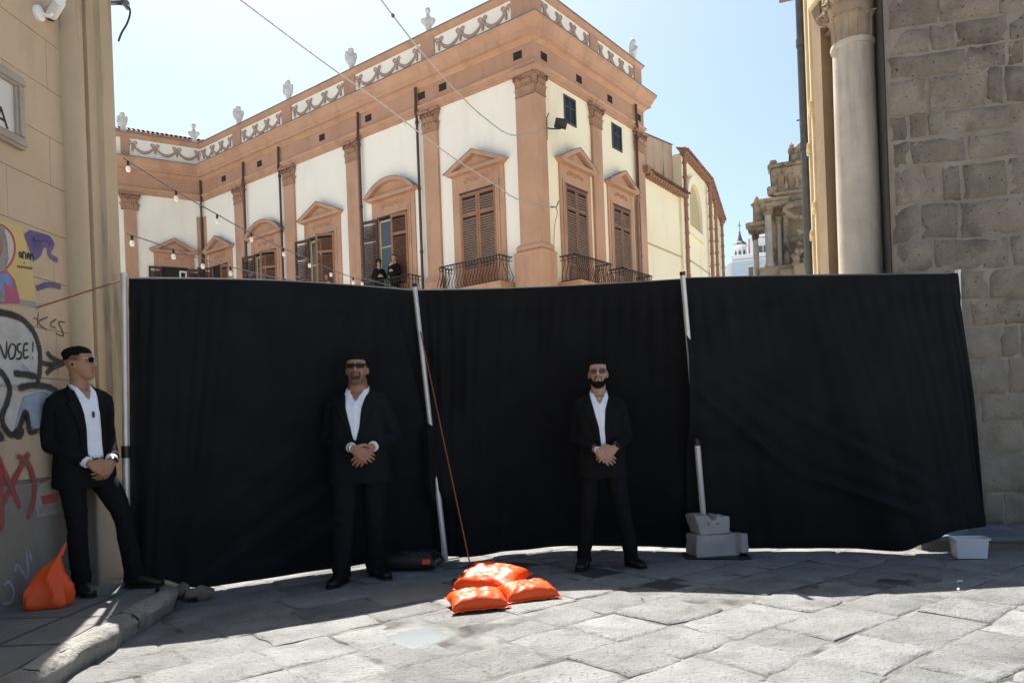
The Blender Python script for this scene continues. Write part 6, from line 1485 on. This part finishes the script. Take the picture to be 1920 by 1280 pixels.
# --- the stocky man with the goatee
def goatee(t, a):
    al = abs(a); k = 0
    k = max(k, (1 - smoothstep(.42, .56, al)) * smoothstep(-.03, .02, t) * (1 - smoothstep(.215, .245, t)))
    k = max(k, exp(-((al - .47) / .13) ** 2) * smoothstep(.05, .12, t) * (1 - smoothstep(.30, .36, t)))
    k = max(k, (1 - smoothstep(.42, .54, al)) * exp(-((t - .348) / .030) ** 2))
    k *= 1 + .5 * noise.noise((a * 14, t * 26, 7))
    return -.007 + k * (.0135 + .004 * noise.noise((a * 20, t * 40, 2)))
m_goat = pmat('salt_and_pepper_goatee', (.032, .027, .024), None, 1, .7, .8, 160, bdist=.005)
_nt = m_goat.node_tree; _b = _nt.nodes['Principled BSDF']; _at = _nt.nodes.new('ShaderNodeAttribute'); _at.attribute_name = 'tint'
_nz = _nt.nodes.new('ShaderNodeTexNoise'); _nz.inputs['Scale'].default_value = 90; _g = _nt.nodes.new('ShaderNodeNewGeometry'); _nt.links.new(_g.outputs['Position'], _nz.inputs['Vector'])
_mu = _nt.nodes.new('ShaderNodeMath'); _mu.operation = 'MULTIPLY'; _nt.links.new(_at.outputs['Fac'], _mu.inputs[0]); _nt.links.new(_nz.outputs['Fac'], _mu.inputs[1])
_mx = _nt.nodes.new('ShaderNodeMix'); _mx.data_type = 'RGBA'; _mx.inputs[6].default_value = (.045, .036, .030, 1); _mx.inputs[7].default_value = (.20, .19, .18, 1); _nt.links.new(_mu.outputs[0], _mx.inputs[0]); _nt.links.new(_mx.outputs[2], _b.inputs['Base Color'])
G2 = dict(H=1.905, girth=1.14, sh=1.12, belly=.05, seed=2.0, suit=m_suit2, skin=sk2, arm=1.14, leg=1.02, neck=1.26, headw=1.10, hpitch=radians(-7), hyaw=radians(2), headpos=(0, -.014, 1.540),
          foot={-1: (-.155, -.13, radians(-14)), 1: (.075, .08, radians(38))}, elbow={-1: (-.250, .06, 1.12), 1: (.262, .06, 1.12)}, wrist={-1: (-.005, -.275, 1.045), 1: (.125, -.225, 1.045)},
          hand={-1: ((.78, -.12, -.50), (-.10, -.95, .25), (.45, -.1, .85), (.25, .55, .5)), 1: ((-.72, -.22, -.72), (.15, -.95, .2), (-.6, -.1, .8), (.15, .3, .25))},
          hair=mk_hair(.80, .62, .30, .010, .004, .0035, 2), beard=goatee, beardmat=m_goat, stubk=.9, stubble=(.62, .55, .52), glasses=dict(lens=m_lens, frame=m_blackpl, shape=rect, w=.031, h=.0165, rim=.0028, arm=.005, bridge=.004, z=.575),
          v_bottom=1.10, vl=[(1.09, -.008), (1.2, -.035), (1.35, -.075), (1.47, -.088)], vr=[(1.09, .012), (1.2, .040), (1.35, .055), (1.47, .088)],
          extras=(ring_on(-1, -.004, .034, .012, m_metal, 'bracelet'), ring_on(-1, -.022, .036, .006, m_metal, 'bracelet')))
person('stocky man in black suit with dark glasses and grey goatee, standing before the left drape', (-1.285, 6.28, 0), radians(2), G2)
# --- the bearded man
def beard3(t, a):
    al = abs(a)
    k = smoothstep(-.05, .0, t) * (1 - smoothstep(.17 + .16 * smoothstep(.55, 1.2, al), .20 + .20 * smoothstep(.55, 1.2, al), t)) * (1 - smoothstep(1.45, 1.7, al))
    k = max(k, exp(-((al - .44) / .10) ** 2) * smoothstep(.1, .15, t) * (1 - smoothstep(.31, .35, t)) * .75)
    k = max(k, (1 - smoothstep(.40, .50, al)) * exp(-((t - .347) / .025) ** 2) * .85)
    k = max(k, (1 - smoothstep(.05, .10, al)) * exp(-((t - .215) / .03) ** 2) * .8)
    ext = .012 * (1 - smoothstep(.08, .2, t)) * (1 - smoothstep(.5, .9, al))
    return -.007 + k * (.013 + ext + .003 * noise.noise((a * 20, t * 40, 5)))
G3 = dict(H=1.79, girth=1.0, sh=1.03, belly=.012, seed=5.0, suit=m_suit, skin=sk3, arm=1.03, neck=1.06, headw=1.06, hpitch=radians(-5), hyaw=radians(-4), headpos=(0, -.012, 1.548),
          foot={-1: (-.175, -.02, radians(-16)), 1: (.225, -.02, radians(24))}, elbow={-1: (-.215, .06, 1.11), 1: (.222, .06, 1.11)}, wrist={-1: (-.045, -.235, 1.015), 1: (.105, -.235, 1.03)},
          hand={1: ((-.80, -.15, -.48), (.0, -.95, .3), (-.45, -.1, .85), (.2, .45, .45)), -1: ((.75, -.02, -.62), (-.1, -.95, .2), (.5, 0, .85), (.2, .35, .3))},
          hair=mk_hair(.83, .60, .30, .008, .002, .003, 5), beard=beard3, stubk=.35, glasses=dict(lens=m_lens2, frame=m_metal, shape=ovl, w=.027, h=.019, rim=.0010, arm=.0016, bridge=.0016, z=.56),
          v_bottom=1.00, vl=[(1.0, -.004), (1.2, -.022), (1.35, -.058), (1.47, -.084)], vr=[(1.0, .042), (1.2, .034), (1.35, .045), (1.47, .084)], cuff=-.004, jbuttons=(1.03,), open=True,
          extras=(ring_on(1, -.030, .034, .009, m_blackpl, 'watch', (.2, -1, .3)), ring_on(-1, .008, .033, .006, m_metal, 'bracelet')))
person('bearded man in black suit with tinted glasses, hands clasped before the middle drape', (.76, 6.46, 0), radians(-3), G3)
# --- the young man leaning on the wall
def fade1(t, p): return (1 - smoothstep(.76, .86, t)) * smoothstep(.50, .74, t) * smoothstep(-.07, -.02, p.y) * 1.25 + (1 - smoothstep(.2, .5, t)) * smoothstep(.05, .075, p.y) * smoothstep(.1, .3, t) * .5
lean1 = T(0, 0, .93) @ RX(radians(3.5)) @ RY(radians(-2)) @ T(0, 0, -.93)
G1 = dict(H=1.80, girth=.98, sh=1.03, seed=9.0, suit=m_suit, skin=sk1, arm=1.0, neck=1.0, headw=1.0, hyaw=radians(38), hpitch=radians(-3), headpos=(0, .0, 1.552), lean=lean1, fade=fade1,
          foot={-1: (-.10, -.12, radians(-8)), 1: (.22, -.24, radians(34))}, knee={1: (.03, -.05, .02), -1: (0, -.02, 0)}, elbow={-1: (-.212, .08, 1.10), 1: (.212, .08, 1.10)}, wrist={-1: (-.055, -.215, .935), 1: (.10, -.215, .945)},
          hand={-1: ((.75, -.20, -.45), (-.2, -.9, .3), (.45, -.1, .85), (.35, .6, .5)), 1: ((-.55, -.10, -.7), (.3, -.9, .2), (-.6, -.2, .7), (.4, .6, .5))},
          hair=mk_hair(.80, .75, .62, .010, .003, .001, 9), stubk=.35, glasses=dict(lens=m_lens, frame=m_metal, shape=ovl, w=.028, h=.018, rim=.0014, arm=.0022, bridge=.002, z=.60),
          v_bottom=.985, vl=[(.98, -.045), (1.2, -.048), (1.35, -.066), (1.47, -.082)], vr=[(.98, .075), (1.2, .066), (1.35, .06), (1.47, .082)], open=True, jbuttons=(1.06, 1.18))
def belt(P, G, LM_):
    q = MB(LM_); q.grid(lambda u, v: (lambda x: (x, tfront(x, .955 + .035 * v, G, .008), .955 + .035 * v))(-.06 + .15 * u), 10, 2); o = q.build('belt', m_leather, P, ang=60); o.modifiers.new('t', 'SOLIDIFY').thickness = .004
    q = MB(LM_ @ T(.012, tfront(.012, .972, G, .016), .972)); q.box(-.022, .022, -.003, .003, -.019, -.013, .001); q.box(-.022, .022, -.003, .003, .013, .019, .001); q.box(-.022, -.016, -.003, .003, -.013, .013); q.box(.016, .022, -.003, .003, -.013, .013); q.build('belt_buckle', m_metal, P)
    q = MB(LM_ @ T(.004, tfront(.004, 1.30, G, .022), 1.30)); q.box(-.008, .008, -.006, .004, -.022, .022, .003); q.build('microphone', m_blackpl, P)
    HMx = G['HMx']; q = MB(HMx); q.ell((-.0815, .004, .475 * HH), (.008, .010, .012), 10, 7); q.build('earpiece', m_blackpl, P, ang=60)
G1['HMx'] = lean1 @ T(*G1['headpos']) @ RZ(G1['hyaw']) @ RX(G1['hpitch'])
G1['extras'] = (belt, ring_on(1, .0, .032, .009, m_metal, 'watch', (.5, -1, .3)))
person('young man in open black suit and sunglasses leaning in profile against the graffitied wall', (-3.17, 5.52, .142), radians(54), G1)
# --- spectators on the palace balcony
def dark_top(name): return m_suit
for lab, s_, out, hh, rz_, hr, bent, sd in (('curly haired woman in black shirt and sunglasses on the palace balcony', 6.85, .42, 1.66, radians(50), 'curly', 0, 31), ('man in black T-shirt leaning on the palace balcony, hand to his chin', 6.10, .36, 1.74, radians(10), 'short', 1, 37), ('dark haired person in pale top, head just above the left drape at an open window', 10.02, .22, 1.67, radians(20), 'short', 0, 41)):
    p = pw_(FL, s_, out, ZF + .002)
    face = {-1: (-.02, -.24, 1.12), 1: (.12, -.22, 1.13)} if not bent else {-1: (-.06, -.2, 1.40), 1: (.06, -.24, 1.18)}
    G = dict(H=hh, girth=.92 if not bent else 1.0, sh=.95, seed=float(sd), suit=m_shirt if sd == 41 else m_suit, skin=sk3, vox=.011, hyaw=radians(12), hpitch=radians(6 if bent else 0), sm=1,
             foot={-1: (-.1, 0, 0), 1: (.1, 0, 0)}, elbow={-1: (-.25, -.04, 1.12), 1: (.25, -.04, 1.12)}, wrist=face,
             hand={-1: ((.6, -.1, .3), (0, -1, .2), (.2, 0, 1), (.5, .5, .5)), 1: ((-.8, -.1, .1), (0, -1, .2), (-.1, 0, 1), (.5, .5, .5))},
             hair=mk_hair(.80, .45, .02, .045, .01, .035, sd) if hr == 'curly' else mk_hair(.85, .6, .3, .010, .004, .004, sd), glasses=dict(lens=m_lens, frame=m_blackpl, shape=ovl, w=.03, h=.02, rim=.003, arm=.004, bridge=.003) if hr == 'curly' else None,
             v_bottom=1.30, vl=[(1.3, -.002), (1.47, -.04)], vr=[(1.3, .002), (1.47, .04)])
    sp = person(lab, tuple(p), PA - pi / 2 + rz_ + 0, G)
    for ch in list(sp.children):                       # T-shirts: no jacket trimmings, bare forearms
        nm = ch.name.split('.')[0]
        if nm in ('shirt_front', 'shirt_buttons', 'collar', 'collar_flap', 'lapel', 'jacket_buttons', 'shirt_cuff'): bpy.data.objects.remove(ch)
        elif nm == 'jacket': ch.name = 'shirt'
